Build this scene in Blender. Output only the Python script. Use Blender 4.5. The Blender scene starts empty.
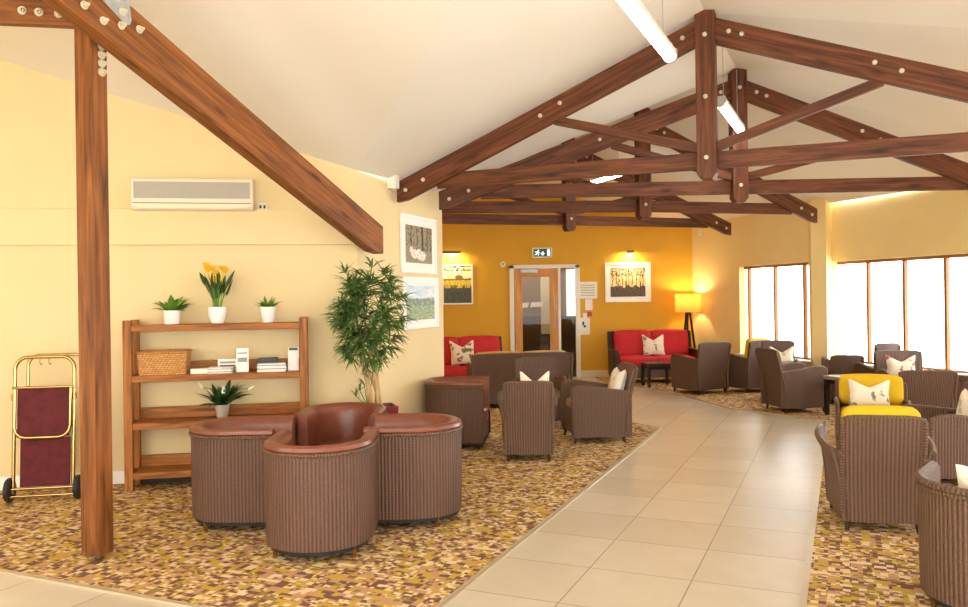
import bpy, math, random
from mathutils import Vector, Matrix, noise
random.seed(7)
scene = bpy.context.scene
COL = scene.collection
R = math.radians
PI = math.pi

# ------------------------------------------------------------------ colour / materials
def lin(c):
    c = c / 255.0
    return c / 12.92 if c <= 0.04045 else ((c + 0.055) / 1.055) ** 2.4
def rgb(r, g, b):
    return (lin(r), lin(g), lin(b), 1.0)

def new_mat(name):
    m = bpy.data.materials.new(name)
    m.use_nodes = True
    nt = m.node_tree
    b = nt.nodes['Principled BSDF']
    return m, nt, b
def N(nt, kind, **kw):
    n = nt.nodes.new(kind)
    for k, v in kw.items():
        setattr(n, k, v)
    return n
def ramp(nt, stops, interp='LINEAR'):
    r = N(nt, 'ShaderNodeValToRGB')
    r.color_ramp.interpolation = interp
    els = r.color_ramp.elements
    while len(els) > 1:
        els.remove(els[-1])
    els[0].position = stops[0][0]; els[0].color = stops[0][1]
    for p, c in stops[1:]:
        e = els.new(p); e.color = c
    return r

def plain(name, col, rough=0.6, metal=0.0, var=0.08, scale=8.0, bump=0.0, bscale=120.0):
    m, nt, b = new_mat(name)
    tc = N(nt, 'ShaderNodeTexCoord')
    nz = N(nt, 'ShaderNodeTexNoise'); nz.inputs['Scale'].default_value = scale; nz.inputs['Detail'].default_value = 3
    nt.links.new(tc.outputs['Object'], nz.inputs['Vector'])
    lo = tuple(c * (1 - var) for c in col[:3]) + (1,)
    hi = tuple(min(1, c * (1 + var)) for c in col[:3]) + (1,)
    r = ramp(nt, [(0.3, lo), (0.7, hi)])
    nt.links.new(nz.outputs['Fac'], r.inputs['Fac'])
    nt.links.new(r.outputs['Color'], b.inputs['Base Color'])
    b.inputs['Roughness'].default_value = rough
    b.inputs['Metallic'].default_value = metal
    if bump:
        n2 = N(nt, 'ShaderNodeTexNoise'); n2.inputs['Scale'].default_value = bscale
        nt.links.new(tc.outputs['Object'], n2.inputs['Vector'])
        bp = N(nt, 'ShaderNodeBump'); bp.inputs['Strength'].default_value = bump; bp.inputs['Distance'].default_value = 0.004
        nt.links.new(n2.outputs['Fac'], bp.inputs['Height'])
        nt.links.new(bp.outputs['Normal'], b.inputs['Normal'])
    return m

def wood(name, dark, mid, light, rough=0.45, ku=2.0, kv=26.0, knots=True):
    m, nt, b = new_mat(name)
    uv = N(nt, 'ShaderNodeUVMap'); uv.uv_map = 'UVMap'
    mp = N(nt, 'ShaderNodeMapping'); mp.inputs['Scale'].default_value = (ku, kv, 1)
    nt.links.new(uv.outputs['UV'], mp.inputs['Vector'])
    oi = N(nt, 'ShaderNodeObjectInfo')
    off = N(nt, 'ShaderNodeVectorMath', operation='ADD')
    mul = N(nt, 'ShaderNodeMath', operation='MULTIPLY'); mul.inputs[1].default_value = 37.0
    nt.links.new(oi.outputs['Random'], mul.inputs[0])
    nt.links.new(mp.outputs['Vector'], off.inputs[0]); nt.links.new(mul.outputs[0], off.inputs[1])
    nz = N(nt, 'ShaderNodeTexNoise'); nz.inputs['Scale'].default_value = 1.0; nz.inputs['Detail'].default_value = 5; nz.inputs['Distortion'].default_value = 0.6
    nt.links.new(off.outputs[0], nz.inputs['Vector'])
    r = ramp(nt, [(0.28, dark), (0.5, mid), (0.72, light)])
    nt.links.new(nz.outputs['Fac'], r.inputs['Fac'])
    last = r.outputs['Color']
    if knots:
        vm = N(nt, 'ShaderNodeMapping'); vm.inputs['Scale'].default_value = (2.2, 6.5, 1)
        nt.links.new(uv.outputs['UV'], vm.inputs['Vector'])
        vo = N(nt, 'ShaderNodeTexVoronoi'); vo.inputs['Scale'].default_value = 1.0
        o2 = N(nt, 'ShaderNodeVectorMath', operation='ADD')
        nt.links.new(vm.outputs['Vector'], o2.inputs[0]); nt.links.new(mul.outputs[0], o2.inputs[1])
        nt.links.new(o2.outputs[0], vo.inputs['Vector'])
        kr = ramp(nt, [(0.05, (0.25, 0.2, 0.2, 1)), (0.2, (1, 1, 1, 1))])
        nt.links.new(vo.outputs['Distance'], kr.inputs['Fac'])
        mx = N(nt, 'ShaderNodeMix', data_type='RGBA', blend_type='MULTIPLY'); mx.inputs['Factor'].default_value = 0.7
        nt.links.new(last, mx.inputs['A']); nt.links.new(kr.outputs['Color'], mx.inputs['B'])
        last = mx.outputs['Result']
    nt.links.new(last, b.inputs['Base Color'])
    b.inputs['Roughness'].default_value = rough; b.inputs['Specular IOR Level'].default_value = 0.3
    bp = N(nt, 'ShaderNodeBump'); bp.inputs['Strength'].default_value = 0.15; bp.inputs['Distance'].default_value = 0.003
    nt.links.new(nz.outputs['Fac'], bp.inputs['Height']); nt.links.new(bp.outputs['Normal'], b.inputs['Normal'])
    return m

def wicker(name, dark, light, pitch=0.0125, rough=0.5, strength=0.9):
    """woven paper-cord: raised vertical ribs along v, fine weave across"""
    m, nt, b = new_mat(name)
    uv = N(nt, 'ShaderNodeUVMap'); uv.uv_map = 'UVMap'
    sp = N(nt, 'ShaderNodeSeparateXYZ'); nt.links.new(uv.outputs['UV'], sp.inputs[0])
    def wave(sock, period, ph=0.0):
        a = N(nt, 'ShaderNodeMath', operation='MULTIPLY_ADD'); a.inputs[1].default_value = 2 * PI / period; a.inputs[2].default_value = ph
        nt.links.new(sock, a.inputs[0])
        s = N(nt, 'ShaderNodeMath', operation='SINE'); nt.links.new(a.outputs[0], s.inputs[0])
        h = N(nt, 'ShaderNodeMath', operation='MULTIPLY_ADD'); h.inputs[1].default_value = 0.5; h.inputs[2].default_value = 0.5
        nt.links.new(s.outputs[0], h.inputs[0])
        return h.outputs[0]
    ribs = wave(sp.outputs['X'], pitch)
    wv = wave(sp.outputs['Y'], 0.011)
    nz = N(nt, 'ShaderNodeTexNoise'); nz.inputs['Scale'].default_value = 70.0; nz.inputs['Detail'].default_value = 3
    nt.links.new(uv.outputs['UV'], nz.inputs['Vector'])
    h1 = N(nt, 'ShaderNodeMath', operation='MULTIPLY_ADD'); h1.inputs[1].default_value = 0.25
    nt.links.new(wv, h1.inputs[0]); nt.links.new(ribs, h1.inputs[2])
    h2 = N(nt, 'ShaderNodeMath', operation='MULTIPLY_ADD'); h2.inputs[1].default_value = 0.6
    nt.links.new(nz.outputs['Fac'], h2.inputs[0]); nt.links.new(h1.outputs[0], h2.inputs[2])
    r = ramp(nt, [(0.12, dark), (0.42, tuple(d * 0.35 + l * 0.65 for d, l in zip(dark, light))), (1.0, light)])
    sc = N(nt, 'ShaderNodeMath', operation='MULTIPLY'); sc.inputs[1].default_value = 0.58
    nt.links.new(h2.outputs[0], sc.inputs[0]); nt.links.new(sc.outputs[0], r.inputs['Fac'])
    nt.links.new(r.outputs['Color'], b.inputs['Base Color'])
    b.inputs['Roughness'].default_value = rough; b.inputs['Specular IOR Level'].default_value = 0.35
    bp = N(nt, 'ShaderNodeBump'); bp.inputs['Strength'].default_value = strength; bp.inputs['Distance'].default_value = 0.004
    nt.links.new(h2.outputs[0], bp.inputs['Height']); nt.links.new(bp.outputs['Normal'], b.inputs['Normal'])
    return m

def emit(name, col, strength):
    m = bpy.data.materials.new(name); m.use_nodes = True
    nt = m.node_tree; nt.nodes.clear()
    o = N(nt, 'ShaderNodeOutputMaterial'); e = N(nt, 'ShaderNodeEmission')
    e.inputs['Color'].default_value = col; e.inputs['Strength'].default_value = strength
    nt.links.new(e.outputs[0], o.inputs['Surface'])
    return m

def glass_mat(name, tint=(1, 1, 1, 1), refl=0.06):
    m = bpy.data.materials.new(name); m.use_nodes = True
    nt = m.node_tree; nt.nodes.clear()
    o = N(nt, 'ShaderNodeOutputMaterial')
    t = N(nt, 'ShaderNodeBsdfTransparent'); t.inputs['Color'].default_value = tint
    g = N(nt, 'ShaderNodeBsdfGlossy'); g.inputs['Roughness'].default_value = 0.02
    mx = N(nt, 'ShaderNodeMixShader'); mx.inputs['Fac'].default_value = refl
    nt.links.new(t.outputs[0], mx.inputs[1]); nt.links.new(g.outputs[0], mx.inputs[2])
    nt.links.new(mx.outputs[0], o.inputs['Surface'])
    return m

def painted(name, rough=0.7):
    m, nt, b = new_mat(name)
    a = N(nt, 'ShaderNodeAttribute'); a.attribute_name = 'Col'
    nt.links.new(a.outputs['Color'], b.inputs['Base Color'])
    b.inputs['Roughness'].default_value = rough
    return m

PATH_ANGLE = R(23.7)
def carpet_mat():
    m, nt, b = new_mat('patchwork_carpet')
    g = N(nt, 'ShaderNodeNewGeometry')
    mp = N(nt, 'ShaderNodeMapping'); mp.inputs['Rotation'].default_value = (0, 0, PATH_ANGLE)
    nt.links.new(g.outputs['Position'], mp.inputs['Vector'])
    def cells(sx, sy, off):
        s = N(nt, 'ShaderNodeMapping'); s.inputs['Scale'].default_value = (1 / sx, 1 / sy, 0); s.inputs['Location'].default_value = (off, off * 1.7, 0.5)
        nt.links.new(mp.outputs['Vector'], s.inputs['Vector'])
        f = N(nt, 'ShaderNodeVectorMath', operation='FLOOR'); nt.links.new(s.outputs['Vector'], f.inputs[0])
        w = N(nt, 'ShaderNodeTexWhiteNoise', noise_dimensions='2D'); nt.links.new(f.outputs[0], w.inputs['Vector'])
        return w
    c_y, c_m, c_c, c_p, c_g = rgb(196, 162, 62), rgb(122, 84, 72), rgb(226, 200, 160), rgb(192, 146, 112), rgb(150, 124, 70)
    w1 = cells(0.062, 0.045, 0.3); w2 = cells(0.04, 0.04, 5.1); w3 = cells(0.024, 0.0245, 9.7)
    def palette(w, shift):
        s = [c_m, c_y, c_p, c_c, c_g, c_y, c_p, c_m, c_c]
        s = s[shift:] + s[:shift]
        r = ramp(nt, [(i / 9.0, c) for i, c in enumerate(s)], 'CONSTANT')
        nt.links.new(w.outputs['Value'], r.inputs['Fac'])
        return r
    p1, p2, p3 = palette(w1, 0), palette(w2, 3), palette(w3, 5)
    sel1 = N(nt, 'ShaderNodeMath', operation='GREATER_THAN'); sel1.inputs[1].default_value = 0.45
    sepc = N(nt, 'ShaderNodeSeparateColor'); nt.links.new(w2.outputs['Color'], sepc.inputs[0]); nt.links.new(sepc.outputs[1], sel1.inputs[0])
    mx1 = N(nt, 'ShaderNodeMix', data_type='RGBA')
    nt.links.new(sel1.outputs[0], mx1.inputs['Factor']); nt.links.new(p1.outputs[0], mx1.inputs['A']); nt.links.new(p2.outputs[0], mx1.inputs['B'])
    sel2 = N(nt, 'ShaderNodeMath', operation='GREATER_THAN'); sel2.inputs[1].default_value = 0.62
    sep2 = N(nt, 'ShaderNodeSeparateColor'); nt.links.new(w1.outputs['Color'], sep2.inputs[0]); nt.links.new(sep2.outputs[2], sel2.inputs[0])
    mx2 = N(nt, 'ShaderNodeMix', data_type='RGBA')
    nt.links.new(sel2.outputs[0], mx2.inputs['Factor']); nt.links.new(mx1.outputs['Result'], mx2.inputs['A']); nt.links.new(p3.outputs[0], mx2.inputs['B'])
    nz = N(nt, 'ShaderNodeTexNoise'); nz.inputs['Scale'].default_value = 260.0
    nt.links.new(g.outputs['Position'], nz.inputs['Vector'])
    r = ramp(nt, [(0.3, (0.72, 0.7, 0.68, 1)), (0.7, (1, 1, 1, 1))]); nt.links.new(nz.outputs['Fac'], r.inputs['Fac'])
    mx3 = N(nt, 'ShaderNodeMix', data_type='RGBA', blend_type='MULTIPLY'); mx3.inputs['Factor'].default_value = 0.8
    nt.links.new(mx2.outputs['Result'], mx3.inputs['A']); nt.links.new(r.outputs[0], mx3.inputs['B'])
    nt.links.new(mx3.outputs['Result'], b.inputs['Base Color'])
    b.inputs['Roughness'].default_value = 0.95
    b.inputs['Specular IOR Level'].default_value = 0.15
    bp = N(nt, 'ShaderNodeBump'); bp.inputs['Strength'].default_value = 0.4; bp.inputs['Distance'].default_value = 0.004
    nt.links.new(nz.outputs['Fac'], bp.inputs['Height']); nt.links.new(bp.outputs['Normal'], b.inputs['Normal'])
    return m

def tile_mat():
    m, nt, b = new_mat('beige_floor_tile')
    g = N(nt, 'ShaderNodeNewGeometry')
    mp = N(nt, 'ShaderNodeMapping'); mp.inputs['Rotation'].default_value = (0, 0, PATH_ANGLE); mp.inputs['Location'].default_value = (2.012, -4.137, 0)
    nt.links.new(g.outputs['Position'], mp.inputs['Vector'])
    br = N(nt, 'ShaderNodeTexBrick'); br.offset = 0.0; br.squash = 1.0
    br.inputs['Scale'].default_value = 1.0; br.inputs['Brick Width'].default_value = 0.606; br.inputs['Row Height'].default_value = 0.606
    br.inputs['Mortar Size'].default_value = 0.004; br.inputs['Mortar Smooth'].default_value = 0.2; br.inputs['Bias'].default_value = 0.0
    br.inputs['Color1'].default_value = rgb(203, 191, 170); br.inputs['Color2'].default_value = rgb(190, 176, 154); br.inputs['Mortar'].default_value = rgb(136, 116, 92)
    nt.links.new(mp.outputs['Vector'], br.inputs['Vector'])
    nz = N(nt, 'ShaderNodeTexNoise'); nz.inputs['Scale'].default_value = 3.2; nz.inputs['Detail'].default_value = 6; nz.inputs['Roughness'].default_value = 0.65
    nt.links.new(mp.outputs['Vector'], nz.inputs['Vector'])
    r = ramp(nt, [(0.3, (0.86, 0.84, 0.81, 1)), (0.7, (1, 1, 1, 1))]); nt.links.new(nz.outputs['Fac'], r.inputs['Fac'])
    mx = N(nt, 'ShaderNodeMix', data_type='RGBA', blend_type='MULTIPLY'); mx.inputs['Factor'].default_value = 0.9
    nt.links.new(br.outputs['Color'], mx.inputs['A']); nt.links.new(r.outputs[0], mx.inputs['B'])
    nt.links.new(mx.outputs['Result'], b.inputs['Base Color'])
    rr = N(nt, 'ShaderNodeMapRange'); rr.inputs['To Min'].default_value = 0.26; rr.inputs['To Max'].default_value = 0.42
    nt.links.new(nz.outputs['Fac'], rr.inputs['Value']); nt.links.new(rr.outputs[0], b.inputs['Roughness'])
    bp = N(nt, 'ShaderNodeBump'); bp.inputs['Strength'].default_value = 0.3; bp.inputs['Distance'].default_value = 0.002; bp.invert = True
    nt.links.new(br.outputs['Fac'], bp.inputs['Height']); nt.links.new(bp.outputs['Normal'], b.inputs['Normal'])
    return m

def basket_mat():
    m, nt, b = new_mat('basket_weave')
    uv = N(nt, 'ShaderNodeUVMap'); uv.uv_map = 'UVMap'
    br = N(nt, 'ShaderNodeTexBrick'); br.offset = 0.5
    br.inputs['Scale'].default_value = 1.0; br.inputs['Brick Width'].default_value = 0.03; br.inputs['Row Height'].default_value = 0.017
    br.inputs['Mortar Size'].default_value = 0.003; br.inputs['Mortar Smooth'].default_value = 0.8
    br.inputs['Color1'].default_value = rgb(222, 164, 92); br.inputs['Color2'].default_value = rgb(196, 136, 70); br.inputs['Mortar'].default_value = rgb(120, 76, 36)
    nt.links.new(uv.outputs['UV'], br.inputs['Vector'])
    nt.links.new(br.outputs['Color'], b.inputs['Base Color']); b.inputs['Roughness'].default_value = 0.6
    bp = N(nt, 'ShaderNodeBump'); bp.inputs['Strength'].default_value = 0.8; bp.inputs['Distance'].default_value = 0.005; bp.invert = True
    nt.links.new(br.outputs['Fac'], bp.inputs['Height']); nt.links.new(bp.outputs['Normal'], b.inputs['Normal'])
    return m

def shade_mat():
    m = bpy.data.materials.new('lamp_shade_linen'); m.use_nodes = True
    nt = m.node_tree; nt.nodes.clear()
    o = N(nt, 'ShaderNodeOutputMaterial')
    d = N(nt, 'ShaderNodeBsdfDiffuse'); d.inputs['Color'].default_value = rgb(222, 192, 128)
    t = N(nt, 'ShaderNodeBsdfTranslucent'); t.inputs['Color'].default_value = rgb(238, 204, 132)
    mx = N(nt, 'ShaderNodeMixShader'); mx.inputs['Fac'].default_value = 0.5
    nt.links.new(d.outputs[0], mx.inputs[1]); nt.links.new(t.outputs[0], mx.inputs[2]); nt.links.new(mx.outputs[0], o.inputs['Surface'])
    return m

def pillow_mat(name, motif, seed):
    m, nt, b = new_mat(name)
    tc = N(nt, 'ShaderNodeTexCoord')
    mp = N(nt, 'ShaderNodeMapping'); mp.inputs['Location'].default_value = (seed, seed * 0.7, seed * 1.3)
    nt.links.new(tc.outputs['Object'], mp.inputs['Vector'])
    nz = N(nt, 'ShaderNodeTexNoise'); nz.inputs['Scale'].default_value = 9.0; nz.inputs['Detail'].default_value = 4
    nt.links.new(mp.outputs['Vector'], nz.inputs['Vector'])
    r = ramp(nt, [(0.0, rgb(236, 226, 205)), (0.57, rgb(236, 226, 205)), (0.62, motif), (0.72, motif), (0.75, rgb(236, 226, 205))])
    nt.links.new(nz.outputs['Fac'], r.inputs['Fac'])
    nt.links.new(r.outputs[0], b.inputs['Base Color'])
    b.inputs['Roughness'].default_value = 0.9
    return m

M = {}
M['ceil'] = plain('ceiling_paint', rgb(230, 225, 214), 0.9, var=0.015, scale=1.5)
M['cream'] = plain('pale_yellow_paint', rgb(225, 204, 156), 0.85, var=0.02, scale=2.0)
M['cream2'] = plain('warm_yellow_paint', rgb(240, 216, 152), 0.85, var=0.02, scale=2.0)
M['ochre'] = plain('ochre_paint', rgb(220, 168, 48), 0.8, var=0.04, scale=1.5)
M['white'] = plain('white_paint', rgb(240, 238, 230), 0.5, var=0.02)
M['plastic'] = plain('white_plastic', rgb(236, 232, 220), 0.4, var=0.02)
M['beigeplastic'] = plain('cream_plastic', rgb(226, 216, 192), 0.45, var=0.02)
M['greygrille'] = plain('grey_grille', rgb(172, 166, 152), 0.6, var=0.05, scale=60)
M['darkgap'] = plain('dark_plastic', rgb(45, 42, 40), 0.6, var=0.05)
M['truss'] = wood('stained_truss_timber', rgb(56, 29, 14), rgb(94, 50, 25), rgb(120, 68, 36), 0.55)
M['pine'] = wood('stained_pine', rgb(78, 44, 17), rgb(124, 72, 29), rgb(150, 92, 42), 0.55)
M['shelfwood'] = wood('oiled_shelf_wood', rgb(100, 58, 20), rgb(150, 90, 34), rgb(178, 114, 50), 0.5, 3.0, 34.0)
M['darkwood'] = wood('dark_wood', rgb(28, 16, 12), rgb(46, 28, 20), rgb(62, 40, 28), 0.4, knots=False)
M['doorwood'] = wood('light_oak', rgb(196, 134, 66), rgb(216, 154, 84), rgb(228, 172, 104), 0.45, 1.5, 14.0, knots=False)
M['winwood'] = wood('window_oak', rgb(120, 76, 40), rgb(150, 98, 52), rgb(170, 116, 68), 0.5, knots=False)
M['bolt'] = plain('pale_bolt_cap', rgb(200, 190, 165), 0.4, var=0.03)
M['steel'] = plain('galvanised_steel', rgb(170, 172, 172), 0.4, 0.6, var=0.12, scale=20)
M['wick'] = wicker('brown_wicker', rgb(36, 24, 17), rgb(116, 86, 67), 0.025)
M['wick2'] = wicker('dark_wicker', rgb(52, 35, 26), rgb(116, 88, 72), 0.016)
M['wickred'] = wicker('red_brown_wicker', rgb(36, 22, 16), rgb(112, 80, 63), 0.025)
M['rim'] = wicker('braided_rim', rgb(48, 32, 23), rgb(118, 88, 66), 0.02, 0.5, 1.0)
M['leather'] = plain('tan_leather', rgb(120, 65, 46), 0.3, var=0.14, scale=9, bump=0.12, bscale=160)
M['red'] = plain('red_fabric', rgb(192, 36, 42), 0.85, var=0.08, scale=12, bump=0.15)
M['yellow'] = plain('mustard_fabric', rgb(212, 172, 16), 0.85, var=0.05, scale=12, bump=0.15)
M['tan'] = plain('tan_fabric', rgb(190, 160, 100), 0.85, var=0.06, scale=12)
M['seatfab'] = plain('taupe_fabric', rgb(140, 112, 92), 0.85, var=0.08, scale=14)
M['black'] = plain('black_plinth', rgb(26, 21, 19), 0.7, var=0.1)
M['rubber'] = plain('black_rubber', rgb(28, 27, 27), 0.6, var=0.1)
M['brass'] = plain('polished_brass', rgb(176, 146, 92), 0.16, 1.0, var=0.06)
M['chrome'] = plain('chrome', rgb(200, 198, 192), 0.2, 1.0, var=0.03)
M['burg'] = plain('burgundy_pile', rgb(88, 26, 30), 0.9, var=0.2, scale=16, bump=0.3)
M['burgpot'] = plain('burgundy_glaze', rgb(120, 18, 30), 0.3, var=0.08)
M['pot'] = plain('white_ceramic', rgb(242, 240, 234), 0.25, var=0.01)
M['metalpot'] = plain('silver_pot', rgb(222, 218, 210), 0.25, 0.5, var=0.05)
M['soil'] = plain('potting_soil', rgb(48, 34, 24), 0.95, var=0.3, scale=60)
M['leaf'] = plain('green_leaf', rgb(88, 118, 56), 0.5, var=0.4, scale=5)
M['leafd'] = plain('dark_green_leaf', rgb(52, 88, 36), 0.42, var=0.3, scale=8)
M['leafb'] = plain('bright_green_leaf', rgb(104, 146, 50), 0.5, var=0.3, scale=12)
M['cane'] = plain('pale_cane', rgb(196, 158, 108), 0.7, var=0.18, scale=14)
M['petal'] = plain('yellow_petal', rgb(250, 206, 24), 0.6, var=0.08, scale=20)
M['lilyw'] = plain('white_spathe', rgb(238, 236, 214), 0.6, var=0.04)
M['paper'] = plain('white_paper', rgb(238, 236, 230), 0.7, var=0.02)
M['greypaper'] = plain('grey_print', rgb(150, 146, 140), 0.7, var=0.1, scale=40)
M['bluepaper'] = plain('dark_blue_cover', rgb(44, 50, 62), 0.5, var=0.15, scale=30)
M['basket'] = basket_mat()
M['carpet'] = carpet_mat()
M['tile'] = tile_mat()
M['strip'] = plain('metal_edging', rgb(196, 180, 152), 0.35, 0.4, var=0.05)
M['glass'] = glass_mat('window_glass')
M['doorglass'] = glass_mat('door_glass', (0.72, 0.68, 0.6, 1), 0.012)
M['tube'] = emit('fluorescent_diffuser', (1.0, 0.97, 0.92, 1), 16.0)
M['spot'] = emit('picture_light_lamp', (1.0, 0.85, 0.55, 1), 8.0)
M['bulb'] = emit('lamp_bulb', (1.0, 0.8, 0.5, 1), 15.0)
M['shade'] = shade_mat()
M['paint'] = painted('canvas_print')
M['green'] = plain('exit_green', rgb(20, 96, 62), 0.5, var=0.03)
M['signwhite'] = emit('sign_lit_white', (0.92, 1.0, 0.95, 1), 0.9)
M['corridor'] = plain('corridor_paint', rgb(148, 126, 96), 0.8, var=0.1)
M['corridord'] = plain('corridor_dado', rgb(96, 78, 60), 0.8, var=0.1)
M['callred'] = plain('call_point_red', rgb(176, 40, 30), 0.4, var=0.04)
M['p_bird'] = pillow_mat('pillow_print_slate', rgb(120, 128, 108), 1.3)
M['p_red'] = pillow_mat('pillow_print_russet', rgb(176, 92, 60), 6.3)
M['p_plain'] = pillow_mat('pillow_print_sand', rgb(200, 184, 150), 8.2)
M['p_olive'] = pillow_mat('pillow_print_olive', rgb(120, 110, 70), 2.7)

# ------------------------------------------------------------------ mesh builder
class MB:
    def __init__(s):
        s.v = []; s.f = []; s.uv = []; s.sm = []; s.col = None
    def face(s, idx, uvs, smooth=False):
        s.f.append(tuple(idx)); s.uv.append([tuple(u) for u in uvs]); s.sm.append(smooth)
    def grid(s, P, U, smooth=True, closed=False, flip=False):
        """P[i][j] points, U[i][j] uv"""
        b = len(s.v); ni = len(P); nj = len(P[0])
        for row in P:
            s.v += [tuple(p) for p in row]
        for i in range(ni - 1):
            for j in range(nj - 1):
                q = [b + i * nj + j, b + i * nj + j + 1, b + (i + 1) * nj + j + 1, b + (i + 1) * nj + j]
                u = [U[i][j], U[i][j + 1], U[i + 1][j + 1], U[i + 1][j]]
                if flip: q.reverse(); u.reverse()
                s.face(q, u, smooth)
        return b, ni, nj
    def shell(s, A, B, UA, smooth=True):
        """two grids A (outer) and B (inner) joined round the edge"""
        b0, ni, nj = s.grid(A, UA, smooth)
        b1, _, _ = s.grid(B, UA, smooth, flip=True)
        def edge(seq):
            for k in range(len(seq) - 1):
                (i, j), (i2, j2) = seq[k], seq[k + 1]
                u = UA[i][j]; u2 = UA[i2][j2]
                s.face([b0 + i2 * nj + j2, b0 + i * nj + j, b1 + i * nj + j, b1 + i2 * nj + j2], [u2, u, (u[0] + .02, u[1] + .02), (u2[0] + .02, u2[1] + .02)], False)
        edge([(0, j) for j in range(nj)]); edge([(i, nj - 1) for i in range(ni)])
        edge([(ni - 1, j) for j in range(nj - 1, -1, -1)]); edge([(i, 0) for i in range(ni - 1, -1, -1)])
    def box(s, c, size, mat=None):
        hx, hy, hz = size[0] / 2, size[1] / 2, size[2] / 2
        ax = max(range(3), key=lambda k: size[k])
        b = len(s.v); L = []
        for x in (-hx, hx):
            for y in (-hy, hy):
                for z in (-hz, hz):
                    L.append(Vector((x, y, z)))
        C = Vector(c)
        for p in L:
            q = (mat @ p) if mat else p
            s.v.append(tuple(q + C))
        for q, n in (((0, 1, 3, 2), 0), ((4, 6, 7, 5), 0), ((0, 4, 5, 1), 1), ((2, 3, 7, 6), 1), ((0, 2, 6, 4), 2), ((1, 5, 7, 3), 2)):
            oth = [k for k in range(3) if k != n]
            if ax in oth:
                k0 = ax; k1 = [k for k in oth if k != ax][0]
            else:
                k0, k1 = oth
            s.face([b + k for k in q], [(L[k][k0], L[k][k1] + 0.37 * n) for k in q])
    def beam(s, p0, p1, w, h, up=Vector((0, 0, 1))):
        """rectangular bar from p0 to p1; w across (horizontal), h along up"""
        p0 = Vector(p0); p1 = Vector(p1); d = (p1 - p0); ln = d.length; d.normalize()
        side = d.cross(Vector(up)).normalized(); u = side.cross(d).normalized()
        s.box((p0 + p1) / 2, (ln, w, h), Matrix((d, side, u)).transposed())
    def tube(s, pts, r, n=10, cap=True, closed=False):
        pts = [Vector(p) for p in pts]; m = len(pts)
        rr = r if isinstance(r, (list, tuple)) else [r] * m
        t0 = (pts[1] - pts[0]).normalized()
        ref = Vector((0, 0, 1)) if abs(t0.z) < 0.9 else Vector((1, 0, 0))
        nrm = t0.cross(ref).normalized()
        P = []; U = []; acc = 0
        for i, p in enumerate(pts):
            if closed: t = (pts[(i + 1) % m] - pts[i - 1]).normalized()
            else: t = (pts[min(i + 1, m - 1)] - pts[max(i - 1, 0)]).normalized()
            nrm = (nrm - t * nrm.dot(t)).normalized(); bn = t.cross(nrm)
            if i: acc += (p - pts[i - 1]).length
            P.append([p + (nrm * math.cos(a) + bn * math.sin(a)) * rr[i] for a in [2 * PI * k / n for k in range(n + 1)]])
            U.append([(acc, rr[i] * 2 * PI * k / n) for k in range(n + 1)])
        if closed:
            P.append(P[0]); U.append([(acc + .01, u[1]) for u in U[0]])
        b, ni, nj = s.grid(P, U, True)
        if cap and not closed:
            s.face([b + k for k in range(n)][::-1], [U[0][k] for k in range(n)][::-1])
            s.face([b + (ni - 1) * nj + k for k in range(n)], [U[-1][k] for k in range(n)])
    def cyl(s, p0, p1, r, n=16, r1=None):
        s.tube([p0, p1], [r, r if r1 is None else r1], n)
    def lathe(s, prof, c=(0, 0, 0), n=24, smooth=True):
        P = []; U = []; acc = 0
        for i, (r, z) in enumerate(prof):
            if i: acc += math.hypot(r - prof[i - 1][0], z - prof[i - 1][1])
            P.append([(c[0] + r * math.cos(2 * PI * k / n), c[1] + r * math.sin(2 * PI * k / n), c[2] + z) for k in range(n + 1)])
            U.append([(r * 2 * PI * k / n, acc) for k in range(n + 1)])
        s.grid(P, U, smooth, flip=True)
    def prism(s, poly, z0, z1, f=lambda x, y, z: (x, y, z), uvf=lambda x, y: (x, y)):
        b = len(s.v); n = len(poly)
        for z in (z0, z1):
            for x, y in poly: s.v.append(tuple(f(x, y, z)))
        cu = [uvf(*poly[k]) for k in range(n)]
        s.face([b + k for k in range(n)][::-1], cu[::-1])
        s.face([b + n + k for k in range(n)], cu)
        acc = 0
        for k in range(n):
            k2 = (k + 1) % n; l = math.dist(poly[k], poly[k2])
            s.face([b + k, b + k2, b + n + k2, b + n + k], [(acc, z0), (acc + l, z0), (acc + l, z1), (acc, z1)]); acc += l
    def blade(s, base, dirv, length, width, droop=0.4, seg=4, twist=0.0, fold=0.0):
        p = Vector(base); d = Vector(dirv).normalized()
        side = d.cross(Vector((0, 0, 1)))
        if side.length < 1e-3: side = Vector((1, 0, 0))
        side.normalize()
        if twist: side = (Matrix.Rotation(twist, 3, d) @ side)
        P = []; U = []
        for i in range(seg + 1):
            t = i / seg
            w = width * (math.sin(PI * min(1, 0.12 + 0.88 * t) ** 0.8) * 0.5 + 0.03 * (1 - t))
            mid = p + Vector((0, 0, fold * w))
            P.append([p - side * w, mid, p + side * w]); U.append([(t, 0), (t, .5), (t, 1)])
            p = p + d * (length / seg)
            d = (d + Vector((0, 0, -droop / seg))).normalized()
        s.grid(P, U, True)
    def pillow(s, w, h, t, dip=0.25, n=14):
        """upright cushion in the xz plane, chopped in the middle of its top edge"""
        def pt(u, v, sg):
            pin = 1 - 0.10 * (u * u * (1 - v * v) + v * v * (1 - u * u)) - 0.0
            x = u * w / 2 * (1 - 0.07 * (1 - v * v) * 0 - 0.08 * (1 - abs(v)) * (abs(u)))
            z = v * h / 2 * (1 - 0.08 * (1 - abs(u)) * abs(v))
            if v > 0: z -= dip * h * v ** 2 * max(0, 1 - abs(u) * 1.15) ** 1.0
            th = t / 2 * max(0, (1 - u ** 4) * (1 - v ** 4)) ** 0.6
            th *= 1 - 0.5 * max(0, v) * max(0, 1 - abs(u) * 1.6)
            return (x, sg * th, z + h / 2)
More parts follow.
